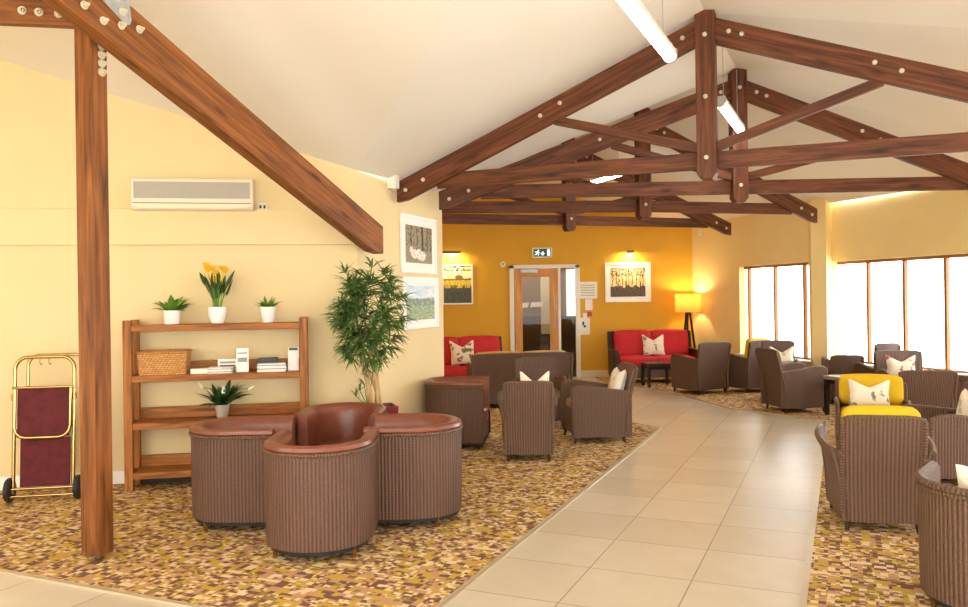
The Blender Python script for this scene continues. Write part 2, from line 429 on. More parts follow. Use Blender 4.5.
        for sg in (-1, 1):
            P = [[pt(-1 + 2 * i / n, -1 + 2 * j / n, sg) for j in range(n + 1)] for i in range(n + 1)]
            U = [[(i / n * w, j / n * h) for j in range(n + 1)] for i in range(n + 1)]
            s.grid(P, U, True, flip=(sg > 0))
    def cushion(s, c, size, r=0.03, n=8, puff=0.02, mat=None):
        """soft block: superellipsoid-like box"""
        C = Vector(c); hx, hy, hz = [k / 2 for k in size]
        def mp(p):
            x, y, z = p
            q = Vector((x, y, z))
            return C + (mat @ q if mat else q)
        ks = [-1 + 2 * i / n for i in range(n + 1)]
        def rnd(a, h):
            return a * h
        def surf(f):
            P = [[f(u, v) for v in ks] for u in ks]
            return P
        def fix(x, y, z):
            # inset towards rounded box
            ix, iy, iz = max(hx - r, 0), max(hy - r, 0), max(hz - r, 0)
            cx, cy, cz = max(-ix, min(ix, x)), max(-iy, min(iy, y)), max(-iz, min(iz, z))
            d = Vector((x - cx, y - cy, z - cz)); l = d.length
            if l > 1e-9: d = d * (r / l)
            k = puff * (1 - (x / hx) ** 2) * (1 - (y / hy) ** 2) * (1 if z > 0 else 0.3) * (abs(z) / hz)
            kx = puff * 0.5 * (1 - (z / hz) ** 2) * (1 - (y / hy) ** 2) * (x / hx)
            ky = puff * 0.5 * (1 - (z / hz) ** 2) * (1 - (x / hx) ** 2) * (y / hy)
            return mp((cx + d.x + kx, cy + d.y + ky, cz + d.z + (k if z > 0 else -k)))
        def nonlin(t, h):
            # more samples near the edges
            return h * (math.copysign(abs(t) ** 0.6, t))
        for ax in range(3):
            for sg in (-1, 1):
                def f(u, v):
                    if ax == 0: return fix(sg * hx, nonlin(u, hy), nonlin(v, hz))
                    if ax == 1: return fix(nonlin(u, hx), sg * hy, nonlin(v, hz))
                    return fix(nonlin(u, hx), nonlin(v, hy), sg * hz)
                P = surf(f); U = [[(u * .2, v * .2) for v in ks] for u in ks]
                s.grid(P, U, True, flip=((sg > 0) if ax == 1 else (sg < 0)))
    def build(s, name, mat, parent=None, bevel=0.0, angle=38, loc=None, rot=None):
        me = bpy.data.meshes.new(name)
        me.from_pydata([tuple(v) for v in s.v], [], s.f)
        uvl = me.uv_layers.new(name='UVMap')
        k = 0
        for u in s.uv:
            for c in u:
                uvl.data[k].uv = c; k += 1
        me.polygons.foreach_set('use_smooth', s.sm)
        if s.col:
            ca = me.color_attributes.new('Col', 'FLOAT_COLOR', 'CORNER')
            flat = []
            for fc, cols in zip(s.f, s.col):
                for c in cols: flat += list(c)
            ca.data.foreach_set('color', flat)
        me.materials.append(mat)
        o = bpy.data.objects.new(name, me); COL.objects.link(o)
        if any(s.sm):
            import bmesh
            bm = bmesh.new(); bm.from_mesh(me)
            bmesh.ops.remove_doubles(bm, verts=bm.verts, dist=0.0004)
            bmesh.ops.recalc_face_normals(bm, faces=bm.faces)
            bm.to_mesh(me); bm.free()
            me.set_sharp_from_angle(angle=R(angle))
        if bevel:
            md = o.modifiers.new('Bevel', 'BEVEL'); md.width = bevel; md.segments = 2; md.limit_method = 'ANGLE'; md.angle_limit = R(40)
        if parent: o.parent = parent
        if loc: o.location = loc
        if rot: o.rotation_euler = rot
        return o

def thing(name, label, cat, loc=(0, 0, 0), rz=0.0, group=None):
    o = bpy.data.objects.new(name, None); COL.objects.link(o)
    o.empty_display_size = 0.1
    o.location = loc; o.rotation_euler = (0, 0, rz)
    o['label'] = label; o['category'] = cat
    if group: o['group'] = group
    return o
def tag(o, label, cat, group=None, kind=None):
    o['label'] = label; o['category'] = cat
    if group: o['group'] = group
    if kind: o['kind'] = kind
    return o
def struct(o):
    o['kind'] = 'structure'; return o
def dup(root, loc, rz, label, group=None):
    r = root.copy(); COL.objects.link(r); r.location = loc; r.rotation_euler = (0, 0, rz); r['label'] = label
    if group: r['group'] = group
    for ch in list(root.children):
        c = ch.copy(); COL.objects.link(c); c.parent = r
        for g in list(ch.children):
            d = g.copy(); COL.objects.link(d); d.parent = c
    return r

D = Vector((math.sin(PATH_ANGLE), math.cos(PATH_ANGLE), 0))   # along the tiled path
EE = Vector((D.y, -D.x, 0))                                   # across it, to the right

# ------------------------------------------------------------------ camera
cam = bpy.data.cameras.new('camera'); co = bpy.data.objects.new('camera', cam); COL.objects.link(co)
cam.sensor_width = 36.0; cam.lens = 810 / 968 * 36.0; cam.shift_y = -6.6 / 968
co.matrix_world = Matrix.Translation((0, 0, 1.65)) @ Matrix.Rotation(R(90), 4, 'X') @ Matrix.Rotation(R(-0.8), 4, 'Z')
cam.clip_end = 200
scene.camera = co

# ------------------------------------------------------------------ setting: plan points
C = Vector((-1.205, 7.75)); Dp = Vector((-0.49, 9.70))
WL = Vector((math.cos(R(10.5)), math.sin(R(10.5))))
A0 = C - WL * 5.2
CORN = Vector((4.20, 16.3)); PIL = Vector((5.18, 12.80)); WB0 = Vector((5.46, 12.72)); WB1 = Vector((6.20, 10.40))
WB2 = WB0 + (WB1 - WB0) * 2.2
KS = [Vector((2.02, 7.26)), Vector((2.89, 9.13)), Vector((2.17, 10.95)), Vector((1.365, 12.83))]
FL = [Vector((-0.885, 8.48)), Vector((-0.497, 9.24)), Vector((-1.1, 10.72)), Vector((-1.9, 12.0))]
FR = [Vector((5.30, 5.98)), Vector((5.92, 9.02)), Vector((4.82, 11.72)), Vector((4.25, 13.93))]

def wall_seg(mb, p0, p1, z0, z1, th, openings=(), ztop=None):
    """wall between plan points, thickness to the right of p0->p1; openings (s0,s1,za,zb); ztop=(za,zb) gives a sloping head"""
    p0 = Vector(p0); p1 = Vector(p1); d = (p1 - p0); L = d.length; d.normalize(); n = Vector((d.y, -d.x))
    def pr(s0, s1, a0, b0, a1=None, b1=None):
        # s range, heights at s0: a0..b0, at s1: a1..b1
        if s1 - s0 < 1e-4: return
        a1 = a0 if a1 is None else a1; b1 = b0 if b1 is None else b1
        i = len(mb.v)
        for s_, a, b in ((s0, a0, b0), (s1, a1, b1)):
            for off in (0, th):
                q = p0 + d * s_ + n * off
                mb.v.append((q.x, q.y, a)); mb.v.append((q.x, q.y, b))
        for q in ((0, 1, 5, 4), (2, 6, 7, 3), (0, 2, 3, 1), (4, 5, 7, 6), (1, 3, 7, 5), (0, 4, 6, 2)):
            mb.face([i + k for k in q], [(mb.v[i + k][0], mb.v[i + k][2]) for k in q])
    H = lambda s_: z1 if ztop is None else ztop[0] + (ztop[1] - ztop[0]) * s_ / L
    cur = 0
    for s0, s1, za, zb in sorted(openings):
        pr(cur, s0, z0, H(cur), z0, H(s0))
        if za > z0: pr(s0, s1, z0, za)
        pr(s0, s1, zb, H(s0), zb, H(s1))
        cur = s1
    pr(cur, L, z0, H(cur), z0, H(L))

# floor
mb = MB(); mb.grid([[(-9, -4, 0), (-9, 18, 0)], [(9, -4, 0), (9, 18, 0)]], [[(0, 0), (0, 1)], [(1, 0), (1, 1)]], False, flip=True)
struct(mb.build('floor', M['tile']))

# left carpet and right carpet, with metal edging strips
def slab(poly, z0, z1):
    m = MB(); m.prism(poly, z0, z1); return m
LC = [(-0.45, 3.86), (2.15, 9.96), (1.86, 10.51), (0.9, 11.6), (0.1, 12.5), (0.0, 16.25), (-2.6, 16.25), (-2.6, 9.8), (-0.52, 9.8), (-1.24, 7.76), (-6.3, 6.78), (-7.8, 6.4), (-7.6, 7.05 - 0.05)]
LC = [(-0.45, 3.86), (2.15, 9.96), (1.86, 10.51), (0.9, 11.6), (0.1, 12.5), (0.0, 16.26), (-2.6, 16.26), (-2.6, 10.12), (-0.44, 9.90), (-0.45, 9.68), (-1.19, 7.70), (-6.2, 6.77), (-6.2, 6.40)]
o = slab(LC, 0.0, 0.008).build('carpet', M['carpet'])
tag(o, 'patchwork ochre, maroon and cream carpet under the tan leather tub chairs', 'carpet')
RC = [(1.30, 3.46), (4.36, 10.36), (3.53, 11.56), (3.25, 12.98), (3.05, 13.9), (2.3, 15.0), (2.2, 16.27), (4.17, 16.27), (5.10, 12.80), (5.22, 12.45), (5.44, 12.60), (6.7, 8.2), (6.7, 3.46)]
o = slab(RC, 0.0, 0.008).build('carpet', M['carpet'])
tag(o, 'patchwork ochre, brown and cream carpet under the chairs along the window side', 'carpet')
def strip(pts, n, w=0.035):
    m = MB()
    for a, b in zip(pts[:-1], pts[1:]):
        m.beam((a[0], a[1], 0.006), (b[0], b[1], 0.006), w, 0.012)
    return struct(m.build('trim_%d' % n, M['strip']))
strip([(-6.25, 6.42), (-0.45, 3.86), (2.15, 9.96), (1.86, 10.51), (0.9, 11.6)], 1)
strip([(1.30, 3.46), (4.36, 10.36), (3.53, 11.56), (3.25, 12.98), (3.05, 13.9)], 2)

# walls
LEDGE0, LEDGE1 = 2.165, 2.49
def wing_z(p):  # sloping ceiling of the side wing
    return WING0 + WGX * (p[0] - C.x) + WGY * (p[1] - C.y)
RIDGE = 4.17
EAVE = 2.88
# main ceiling plane left of the ridge, in front of the first truss
K1 = KS[0]
def main_z(p):
    q = (K1 - Vector((p[0], p[1])))
    dist = q.x * EE.x + q.y * EE.y
    base = (K1 - C); bd = base.x * EE.x + base.y * EE.y
    return RIDGE - (RIDGE - EAVE) * dist / bd
WING0 = EAVE
mb = MB()
# wall A0 -> C : head follows the wing ceiling
def plane_fit():
    # through C (eave), the measured head of the left wall, and the valley
    pa = Vector((-4.262, 7.183)); za = 3.815
    best = None
    # valley point : lies in the main ceiling plane on a known sight line
    import itertools
    lo, hi = 1.0, 12.0
    f = lambda Y: main_z((-0.0306 * Y, Y)) - (1.65 + 0.366 * Y)
    for _ in range(60):
        mid = (lo + hi) / 2
        if f(mid) > 0: lo = mid
        else: hi = mid
    Y = (lo + hi) / 2; pv = Vector((-0.0306 * Y, Y)); zv = main_z(pv)
    a1, b1, c1 = pa.x - C.x, pa.y - C.y, za - EAVE
    a2, b2, c2 = pv.x - C.x, pv.y - C.y, zv - EAVE
    det = a1 * b2 - a2 * b1
    return (c1 * b2 - c2 * b1) / det, (a1 * c2 - a2 * c1) / det, pv, zv
WGX, WGY, VP_, VZ = plane_fit()
print('wing gradient', WGX, WGY, 'valley pt', VP_, VZ)
wall_seg(mb, C, A0, 0, 4, 0.25, ztop=(wing_z(C) + 0.3, wing_z(A0) + 0.3))
struct(mb.build('wall_left', M['cream']))
# moulded band on the left wall
mb = MB()
n_in = Vector((WL.y, -WL.x))          # towards the room
p0 = C - WL * 0.0; p1 = A0
q0 = p0 + n_in * 0.025; q1 = p1 + n_in * 0.025
mb.beam((q0.x, q0.y, (LEDGE0 + LEDGE1) / 2), (q1.x, q1.y, (LEDGE0 + LEDGE1) / 2), 0.05, LEDGE1 - LEDGE0)
struct(mb.build('trim_3', M['cream'], bevel=0.004))
mb = MB()
q0 = C - WL * 0.02 + n_in * 0.012; q1 = A0 + n_in * 0.012
mb.beam((q0.x, q0.y, 0.06), (q1.x, q1.y, 0.06), 0.024, 0.12)
struct(mb.build('baseboard_left', M['white'], bevel=0.004))
# pier with pictures
mb = MB()
wall_seg(mb, Dp, C, 0, EAVE + 0.02, -0.0 + 0.3)
mb2 = MB(); pd = (Dp - C).normalized(); pn = Vector((pd.y, -pd.x))
wall_seg(mb2, C, Dp, 0, EAVE + 0.3, -0.3)
struct(mb2.build('wall_pier', M['cream']))
mb = MB(); q0 = C + pn * 0.012; q1 = Dp + pn * 0.012
mb.beam((q0.x, q0.y, 0.06), (q1.x, q1.y, 0.06), 0.024, 0.12)
struct(mb.build('baseboard_pier', M['white'], bevel=0.004))
# hidden return and far left wall
mb = MB(); wall_seg(mb, (-2.65, 9.95), (Dp.x - 0.28, Dp.y + 0.1), 0, 3.3, -0.12)
wall_seg(mb, (-2.65, 16.3), (-2.65, 9.95), 0, 3.6, 0.15)
struct(mb.build('wall_return', M['ochre']))
# ochre back wall with the door opening
DX0, DX1, DH = 0.58, 1.86, 2.235
BY = 16.3
mb = MB()
wall_seg(mb, (CORN.x + 0.1, BY), (-2.8, BY), 0, 4.3, 0.2, openings=[(CORN.x + 0.1 - DX1, CORN.x + 0.1 - DX0, 0.0, DH)])
struct(mb.build('wall_back', M['ochre']))
mb = MB()
for a, b in ((-2.6, DX0 - 0.07), (DX1 + 0.07, CORN.x)):
    mb.box(((a + b) / 2, BY - 0.011, 0.07), (b - a, 0.022, 0.14))
struct(mb.build('baseboard_back', M['beigeplastic'], bevel=0.004))
# right wall A with window 1
LA = (PIL - CORN).length; dA = (PIL - CORN).normalized(); nA = Vector((-dA.y, dA.x))  # outward = left of CORN->PIL
def sA(px_ratio):   # distance along wall A where x/y equals the ratio
    t = (px_ratio * CORN.y - CORN.x) / (dA.x - px_ratio * dA.y); return t
W1 = (sA(0.3155), sA(0.4055))
W1T = 2.135; SILL = 0.55
mb = MB(); wall_seg(mb, CORN, PIL, 0, 3.45, -0.22, openings=[(W1[0], W1[1], SILL, W1T)])
struct(mb.build('wall_right', M['cream2']))
# pilaster
mb = MB()
pb = [PIL + Vector((-0.04, 0.0)), Vector((5.13, 12.68)), Vector((5.29, 12.50)), WB0 + Vector((0.0, -0.02)), WB0 + Vector((0.3, 0.2)), PIL + Vector((0.25, 0.25))]
mb.prism([(p.x, p.y) for p in pb][::1], 0, 3.45)
struct(mb.build('wall_pilaster', M['cream2']))
# wall B with window 2
dB = (WB1 - WB0).normalized(); LB = (WB2 - WB0).length
def sB(r): return (r * WB0.y - WB0.x) / (dB.x - r * dB.y)
W2T = 2.125
mb = MB(); wall_seg(mb, WB0, WB2, 0, 3.5, -0.22, openings=[(0.02, LB - 0.6, SILL, W2T)])
struct(mb.build('wall_window_side', M['cream2']))
mb = MB(); wall_seg(mb, WB2, (7.3, -4.0), 0, 3.5, -0.2, openings=[(1.2, 4.5, 0.5, 2.2), (5.2, 9.0, 0.5, 2.2)])
struct(mb.build('wall_near_right', M['cream2']))

def window(n, org, d, s0, s1, z0, z1, mullions, rail=0.05):
    """oak frame and panes set in the outer part of the reveal"""
    nn = Vector((-d.y, d.x))
    def P(s_, off, z): q = org + d * s_ + nn * off; return (q.x, q.y, z)
    fr = MB(); off = 0.13
    fr.beam(P(s0, off, z1 - rail / 2), P(s1, off, z1 - rail / 2), 0.06, rail)
    fr.beam(P(s0, off, z0 + rail / 2), P(s1, off, z0 + rail / 2), 0.06, rail)
    for s_ in mullions:
        w = 0.042
        a, b = P(s_, off, z0 + rail), P(s_, off, z1 - rail)
        c = (Vector(a) + Vector(b)) / 2
        rot = Matrix((Vector((d.x, d.y, 0)), Vector((nn.x, nn.y, 0)), Vector((0, 0, 1)))).transposed()
        fr.box(c, (w, 0.06, z1 - z0 - 2 * rail), rot)
    f = struct(fr.build('window_%d' % n, M['winwood'], bevel=0.003))
    g = MB(); ed = [s0] + list(mullions) + [s1]
    for a, b in zip(ed[:-1], ed[1:]):
        g.grid([[P(a + .02, off, z0 + .03), P(a + .02, off, z1 - .03)], [P(b - .02, off, z0 + .03), P(b - .02, off, z1 - .03)]], [[(0, 0), (0, 1)], [(1, 0), (1, 1)]], False)
    g.build('pane', M['glass'], f)
    si = MB(); si.beam(P(s0, 0.04, z0 + 0.0), P(s1, 0.04, z0 + 0.0), 0.24, 0.03)
    si.build('window_sill', M['white'], f, bevel=0.004)
    return f
window(1, CORN, dA, W1[0], W1[1], SILL, W1T, [W1[0] + 0.03, sA(0.3205), sA(0.352), sA(0.388), W1[1] - 0.03][1:] , 0.045)
ms = [sB(0.4665), sB(0.511), sB(0.562)]
while ms[-1] < LB - 1.6: ms.append(ms[-1] + 0.82)
window(2, WB0, dB, 0.02, LB - 0.6, SILL, W2T, ms + [LB - 0.63], 0.045)

# ceilings: left and right slopes of the main roof following the bent ridge
ceil = MB()
Kb = K1 - Vector((D.x, D.y)) * 13
K5 = KS[3] + (KS[3] - KS[2]) * 1.9
ridge = [Kb] + KS + [K5]
def pt(v, z): return (v.x, v.y, z)
Cb = C - Vector((D.x, D.y)) * 15
el = [Vector((C.x, C.y)), Dp + Vector((-0.03, 0.05)), Vector((-1.4, 10.72)), Vector((-2.7, 12.0)), Vector((-2.8, 16.5))]
# left slope, beyond the valley
valley_top = VP_ + (VP_ - C) * ((RIDGE - VZ) / (VZ - EAVE))
left = [[pt(valley_top, RIDGE), pt(KS[0], RIDGE), pt(KS[1], RIDGE), pt(KS[2], RIDGE), pt(KS[3], RIDGE), pt(K5, RIDGE)],
        [pt(C, EAVE), pt(Vector((-0.9, 8.52)), EAVE), pt(Dp + Vector((-0.05, 0.0)), EAVE), pt(el[2], EAVE - .1), pt(el[3], EAVE - .12), pt(el[4], EAVE - .1)]]
ceil.grid(left, [[(0, 0)] * 6, [(0, 1)] * 6], False)
er = [Vector((7.6, -4.2)), Vector((7.4, 5.2)), Vector((6.58, 9.3)), Vector((5.42, 12.62)), Vector((4.72, 14.9)), Vector((4.2, 16.6))]
right = [[pt(valley_top - (K1 - valley_top) * 0.0, RIDGE), pt(KS[0], RIDGE), pt(KS[1], RIDGE), pt(KS[2], RIDGE), pt(KS[3], RIDGE), pt(K5, RIDGE)],
         [pt(er[0], 2.95), pt(er[1], 3.02), pt(er[2], 3.02), pt(er[3], 3.04), pt(er[4], 3.0), pt(er[5], 2.95)]]
ceil.grid(right, [[(0, 0)] * 6, [(0, 1)] * 6], False, flip=True)
ceil.grid([[pt(valley_top, RIDGE), pt(Kb, RIDGE)], [pt(er[0], 2.95), (7.6, -9, 2.95)]], [[(0, 0), (0, 1)], [(1, 0), (1, 1)]], False)
struct(ceil.build('ceiling', M['ceil']))
# wing ceiling: plane rising from the valley towards its own ridge
w = MB()
far = A0 - WL * 2.5
def wp(p, z=None): return (p[0], p[1], wing_z(p) if z is None else z)
gl = math.hypot(WGX, WGY); up = Vector((WGX, WGY)) / gl
flat = Vector((-up.y, up.x))
if flat.x > 0: flat = -flat
v_far = far
top_z = 4.75
def to_top(p): return p + up * ((top_z - wing_z(p)) / gl)
vt2 = C + (VP_ - C) * ((top_z - EAVE) / (VZ - EAVE))
w.v += [wp(C), wp(far), (*to_top(far), top_z), (*vt2, top_z)]
w.face([0, 1, 2, 3], [(0, 0), (1, 0), (1, 1), (0, 1)])
i = len(w.v)
bk = to_top(far) + up * 6
w.v += [(*to_top(far), top_z), (*vt2, top_z), (vt2.x - .5, vt2.y - 3, 4.2), (bk.x, bk.y, 3.6)]
w.face([i, i + 1, i + 2, i + 3], [(0, 0), (1, 0), (1, 1), (0, 1)])
struct(w.build('ceiling_wing', M['ceil']))
# far wall of the wing, out of view on the left
mb = MB(); wall_seg(mb, A0, A0 + Vector((-0.3, -9)), 0, 4.6, 0.2, openings=[(3.0, 5.5, 0.9, 2.2)])
struct(mb.build('wall_wing', M['cream']))
print('valley top', valley_top, 'vt2', vt2)

mb = MB(); wall_seg(mb, (-7.6, -3.4), (7.4, -3.4), 0, 4.6, -0.2, openings=[(2.6, 13.0, 0.4, 2.75)])  # unseen wall behind the camera, added with an opening that balances the daylight
struct(mb.build('wall_front', M['cream']))
# corridor behind the door
mb = MB()
mb.box((1.2, BY + 1.95, 1.9), (3.4, 0.1, 1.4)); mb.box((-0.45, BY + 1.1, 1.3), (0.1, 1.8, 2.6)); mb.box((2.85, BY + 1.1, 1.3), (0.1, 1.8, 2.6))
mb.box((1.2, BY + 1.1, 2.65), (3.4, 1.8, 0.1))
struct(mb.build('wall_corridor', M['corridor']))
mb = MB(); mb.box((1.2, BY + 1.95, 0.6), (3.4, 0.11, 1.2)); struct(mb.build('trim_4', M['corridord']))
mb = MB(); mb.box((1.2, BY + 1.1, 0.0), (3.4, 1.8, 0.04)); struct(mb.build('floor_corridor', M['corridord']))
l = bpy.data.lights.new('corridor_lamp', 'POINT'); l.energy = 26; l.color = (1, 0.9, 0.75); l.shadow_soft_size = 0.15  # added point light, brightens the corridor behind the door pane
lo = bpy.data.objects.new('corridor_lamp', l); COL.objects.link(lo); lo.location = (0.9, BY + 0.9, 2.45)
# door: white architrave, oak leaf with tall pane, narrow side leaf
fr = MB()
fr.box((DX0 - 0.02, BY - 0.02, DH / 2 + 0.02), (0.085, 0.08, DH + 0.04)); fr.box((DX1 + 0.02, BY - 0.02, DH / 2 + 0.02), (0.085, 0.08, DH + 0.04))
fr.box(((DX0 + DX1) / 2, BY - 0.02, DH + 0.01), (DX1 - DX0 + 0.13, 0.08, 0.07))
fr.box((1.515, BY + 0.03, DH / 2), (0.05, 0.1, DH))
door = struct(fr.build('door_1', M['white'], bevel=0.004))
lf = MB(); x0, x1 = DX0 + 0.03, 1.49; zt = DH - 0.03
lf.box((x0 + 0.085, BY + 0.02, zt / 2), (0.15, 0.05, zt)); lf.box((x1 - 0.085, BY + 0.02, zt / 2), (0.17, 0.05, zt))
lf.box(((x0 + x1) / 2, BY + 0.02, zt - 0.085), (x1 - x0 - 0.31, 0.05, 0.17)); lf.box(((x0 + x1) / 2, BY + 0.02, 0.14), (x1 - x0 - 0.31, 0.05, 0.28))
lf.build('door_leaf', M['doorwood'], door, bevel=0.003)
g = MB(); g.box(((x0 + x1) / 2, BY + 0.02, 1.2), (x1 - x0 - 0.30, 0.008, 1.85)); g.build('door_pane', M['doorglass'], door)
g = MB(); g.box((1.69, BY + 0.04, 1.12), (0.29, 0.008, 2.2)); g.build('side_pane', M['doorglass'], door)
g = MB(); g.box((x0 + 0.30, BY - 0.035, zt - 0.05), (0.34, 0.06, 0.07)); g.beam((x0 + 0.42, BY - 0.06, zt - 0.02), (x0 + 0.12, BY - 0.05, zt + 0.0), 0.02, 0.015); g.build('door_closer', M['steel'], door, bevel=0.004)
g = MB(); hx = x1 - 0.085
g.tube([(hx, BY - 0.005, 1.02), (hx, BY - 0.06, 1.02), (hx, BY - 0.06, 1.62), (hx, BY - 0.005, 1.62)], 0.012, 10); g.build('door_handle', M['steel'], door)
# things seen through the panes
mb = MB(); mb.box((1.42, BY + 1.86, 1.55), (0.3, 0.03, 1.5)); struct(mb.build('door_2', M['white'], bevel=0.004))
mb = MB(); mb.box((2.06, BY + 1.86, 1.72), (0.42, 0.03, 1.05)); struct(mb.build('window_3', emit('corridor_daylight', (1, 1, 1, 1), 1.3)))
for k, (x, z, s_) in enumerate(((0.76, 1.47, 0.02), (1.05, 1.48, 0.02))):  # window reflections in the door glass, modelled as flat white strips
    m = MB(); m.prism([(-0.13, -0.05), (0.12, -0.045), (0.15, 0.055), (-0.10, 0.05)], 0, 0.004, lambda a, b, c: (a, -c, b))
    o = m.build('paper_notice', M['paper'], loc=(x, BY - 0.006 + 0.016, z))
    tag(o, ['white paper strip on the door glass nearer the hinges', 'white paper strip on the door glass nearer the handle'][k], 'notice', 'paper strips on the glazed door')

# ------------------------------------------------------------------ roof trusses
def bolt_at(p, n, parent, r=0.021):
    m = MB(); n = Vector(n).normalized(); p = Vector(p)
    if r > 0.023:
        m.tube([p, p + n * 0.006, p + n * 0.0061, p + n * 0.026, p + n * 0.0261, p + n * 0.044], [r, r, r * 0.62, r * 0.62, r * 0.36, r * 0.32], 12)
    else:
        m.tube([p, p + n * 0.008, p + n * 0.016, p + n * 0.02], [r, r, r * 0.75, r * 0.15], 12)
    m.build('bolt', M['bolt'], parent)
def truss(i, label):
    K, L, Rr = KS[i], FL[i], FR[i]
    t = thing('roof_truss', label, 'roof truss', (K.x, K.y, 2.67), 0, 'timber roof trusses')
    off = Vector((K.x, K.y, 2.67))
    def loc(v, z): return Vector((v.x, v.y, z)) - off
    zt = 2.85; zr = 4.02 if i == 0 else 3.965; zf = 2.735; kt = 0.05 if i == 0 else 0.0
    toward = Vector((0 - K.x, 0 - K.y, 0)).normalized()
    halves = []
    for side, F in (('l', L), ('r', Rr)):
        d2 = (F - K); ln = d2.length; d2n = d2.normalized()
        nrm = Vector((-d2n.y, d2n.x, 0))
        if nrm.dot(toward) < 0: nrm = -nrm
        halves.append((F, d2n, ln, nrm))
        # rafter with plumb-cut foot
        hh = 0.116
        m = MB(); a, b = 0.0, ln
        zc0, zc1 = zr, zf
        poly = [(a, zc0 - hh), (b - 0.12, zc1 - hh + (zc0 - zc1) * 0.12 / ln), (b, zc1 - 0.085), (b, zc1 + hh + 0.005), (a, zc0 + hh)]
        m.prism(poly, -0.035, 0.035, lambda x, z, c: tuple(loc(K + d2n * x, z) + nrm * c), lambda x, z: (x, z - zc0 - (zc1 - zc0) * x / ln))
        m.build('rafter', M['truss'], t, bevel=0.006)
        # strut
        fr_ = 1.42
        m = MB(); p0 = loc(K + d2n * 0.08, 2.96) + nrm * 0.0; p1 = loc(K + d2n * fr_, zr + (zf - zr) * fr_ / ln - 0.10)
        m.beam(p0, p1, 0.05, 0.085); m.build('strut', M['truss'], t, bevel=0.004)
        # bolts
        for fx, dz in ((0.20 / ln, 0.02), (0.31 / ln, 0.02), (1.36 / ln, 0.03), (1.56 / ln, 0.01), (0.90, 0.0), (0.965, -0.01)):
            p = loc(K + d2n * (ln * fx), zr + (zf - zr) * fx + dz) + nrm * 0.036
            bolt_at(p, nrm, t)
    # tie beam: one member in two lengths meeting under the king post
    m = MB(); LF = (L - K); RF = (Rr - K)
    p0 = loc(K + LF * 0.86, zt); p1 = loc(K + RF * 0.86, zt); pm = loc(K, zt)
    m.beam(p0 - halves[0][3] * 0.05, pm - halves[0][3] * 0.05, 0.05, 0.155); m.beam(pm - halves[1][3] * 0.05, p1 - halves[1][3] * 0.05, 0.05, 0.155)
    m.build('tie_beam', M['truss'], t, bevel=0.005)
    # king post, chamfered foot
    nk = (halves[0][3] + halves[1][3]).normalized(); ax = Vector((nk.y, -nk.x, 0))
    m = MB(); w_ = 0.085
    m.prism([(-w_, 2.72), (-w_ + 0.035, 2.67), (w_ - 0.035, 2.67), (w_, 2.72), (w_, 4.14 + kt), (w_ - 0.02, 4.165 + kt), (-w_ + 0.02, 4.165 + kt), (-w_, 4.14 + kt)], -0.085, 0.085,
            lambda x, z, c: tuple(loc(K, z) + ax * x + nk * c), lambda x, z: (z, x))
    m.build('king_post', M['truss'], t, bevel=0.006)
    for z in (2.86, 3.40, 3.95):
        bolt_at(loc(K, z) + nk * 0.086, nk, t)
    return t
truss(0, 'nearest dark timber roof truss spanning the whole room, highest in view')
truss(1, 'second dark timber roof truss, just behind the nearest one')
truss(2, 'third dark timber roof truss whose right foot sits by the pilaster')
truss(3, 'farthest dark timber roof truss, low against the ochre back wall')

# left frame: raking beam, cross beam and post
raf0 = Vector((-1.005, 7.76)); raf1 = Vector((-2.30, 5.14))
dr2 = (raf1 - raf0); lr = dr2.length; dr2n = dr2.normalized()
nr = Vector((-dr2n.y, dr2n.x, 0))
if nr.dot(Vector((1, -1, 0))) < 0: nr = -nr
t = thing('raking_beam', 'large orange-brown raking roof beam with a steel plate, running from the post to the picture wall', 'beam', (raf1.x, raf1.y, 0))
org = Vector((raf1.x, raf1.y, 0))
zt0, zb0 = 2.335, 2.075     # plumb cut at the wall
zt1, zb1 = 3.56, 3.21       # above the post
sl = (zt1 - zt0) / lr
m = MB(); ext = 1.1
m.prism([(0, zb0), (0, zt0), (lr + ext, zt1 + sl * ext), (lr + ext, zb1 + sl * ext), (0.16, zb0 + 0.02)], -0.06, 0.06,
        lambda x, z, c: tuple(Vector((raf0.x + dr2n.x * x, raf0.y + dr2n.y * x, z)) + nr * c - org), lambda x, z: (x, z - zt0 - sl * x))
m.build('rafter', M['pine'], t, bevel=0.008)
def on_raf(s_, z, out=0.062): return Vector((raf0.x + dr2n.x * s_, raf0.y + dr2n.y * s_, z)) + nr * out - org
m = MB()
m.prism([(lr - 0.05, 3.44), (lr - 0.035, 3.405), (lr + 0.01, 3.41), (lr + 0.19, 3.52), (lr + 0.45, 3.80), (lr + 0.45, 4.05), (lr + 0.0, 4.05), (lr - 0.025, 3.60)], 0.061, 0.068,
        lambda x, z, c: tuple(Vector((raf0.x + dr2n.x * x, raf0.y + dr2n.y * x, z)) + nr * c - org))
m.build('steel_plate', M['steel'], t)
for s_, z in ((lr - 0.108, 3.40), (lr + 0.029, 3.385), (lr + 0.16, 3.375), (lr + 0.291, 3.43), (lr + 0.02, 3.473)):
    bolt_at(on_raf(s_, z, 0.066), nr, t, 0.026)
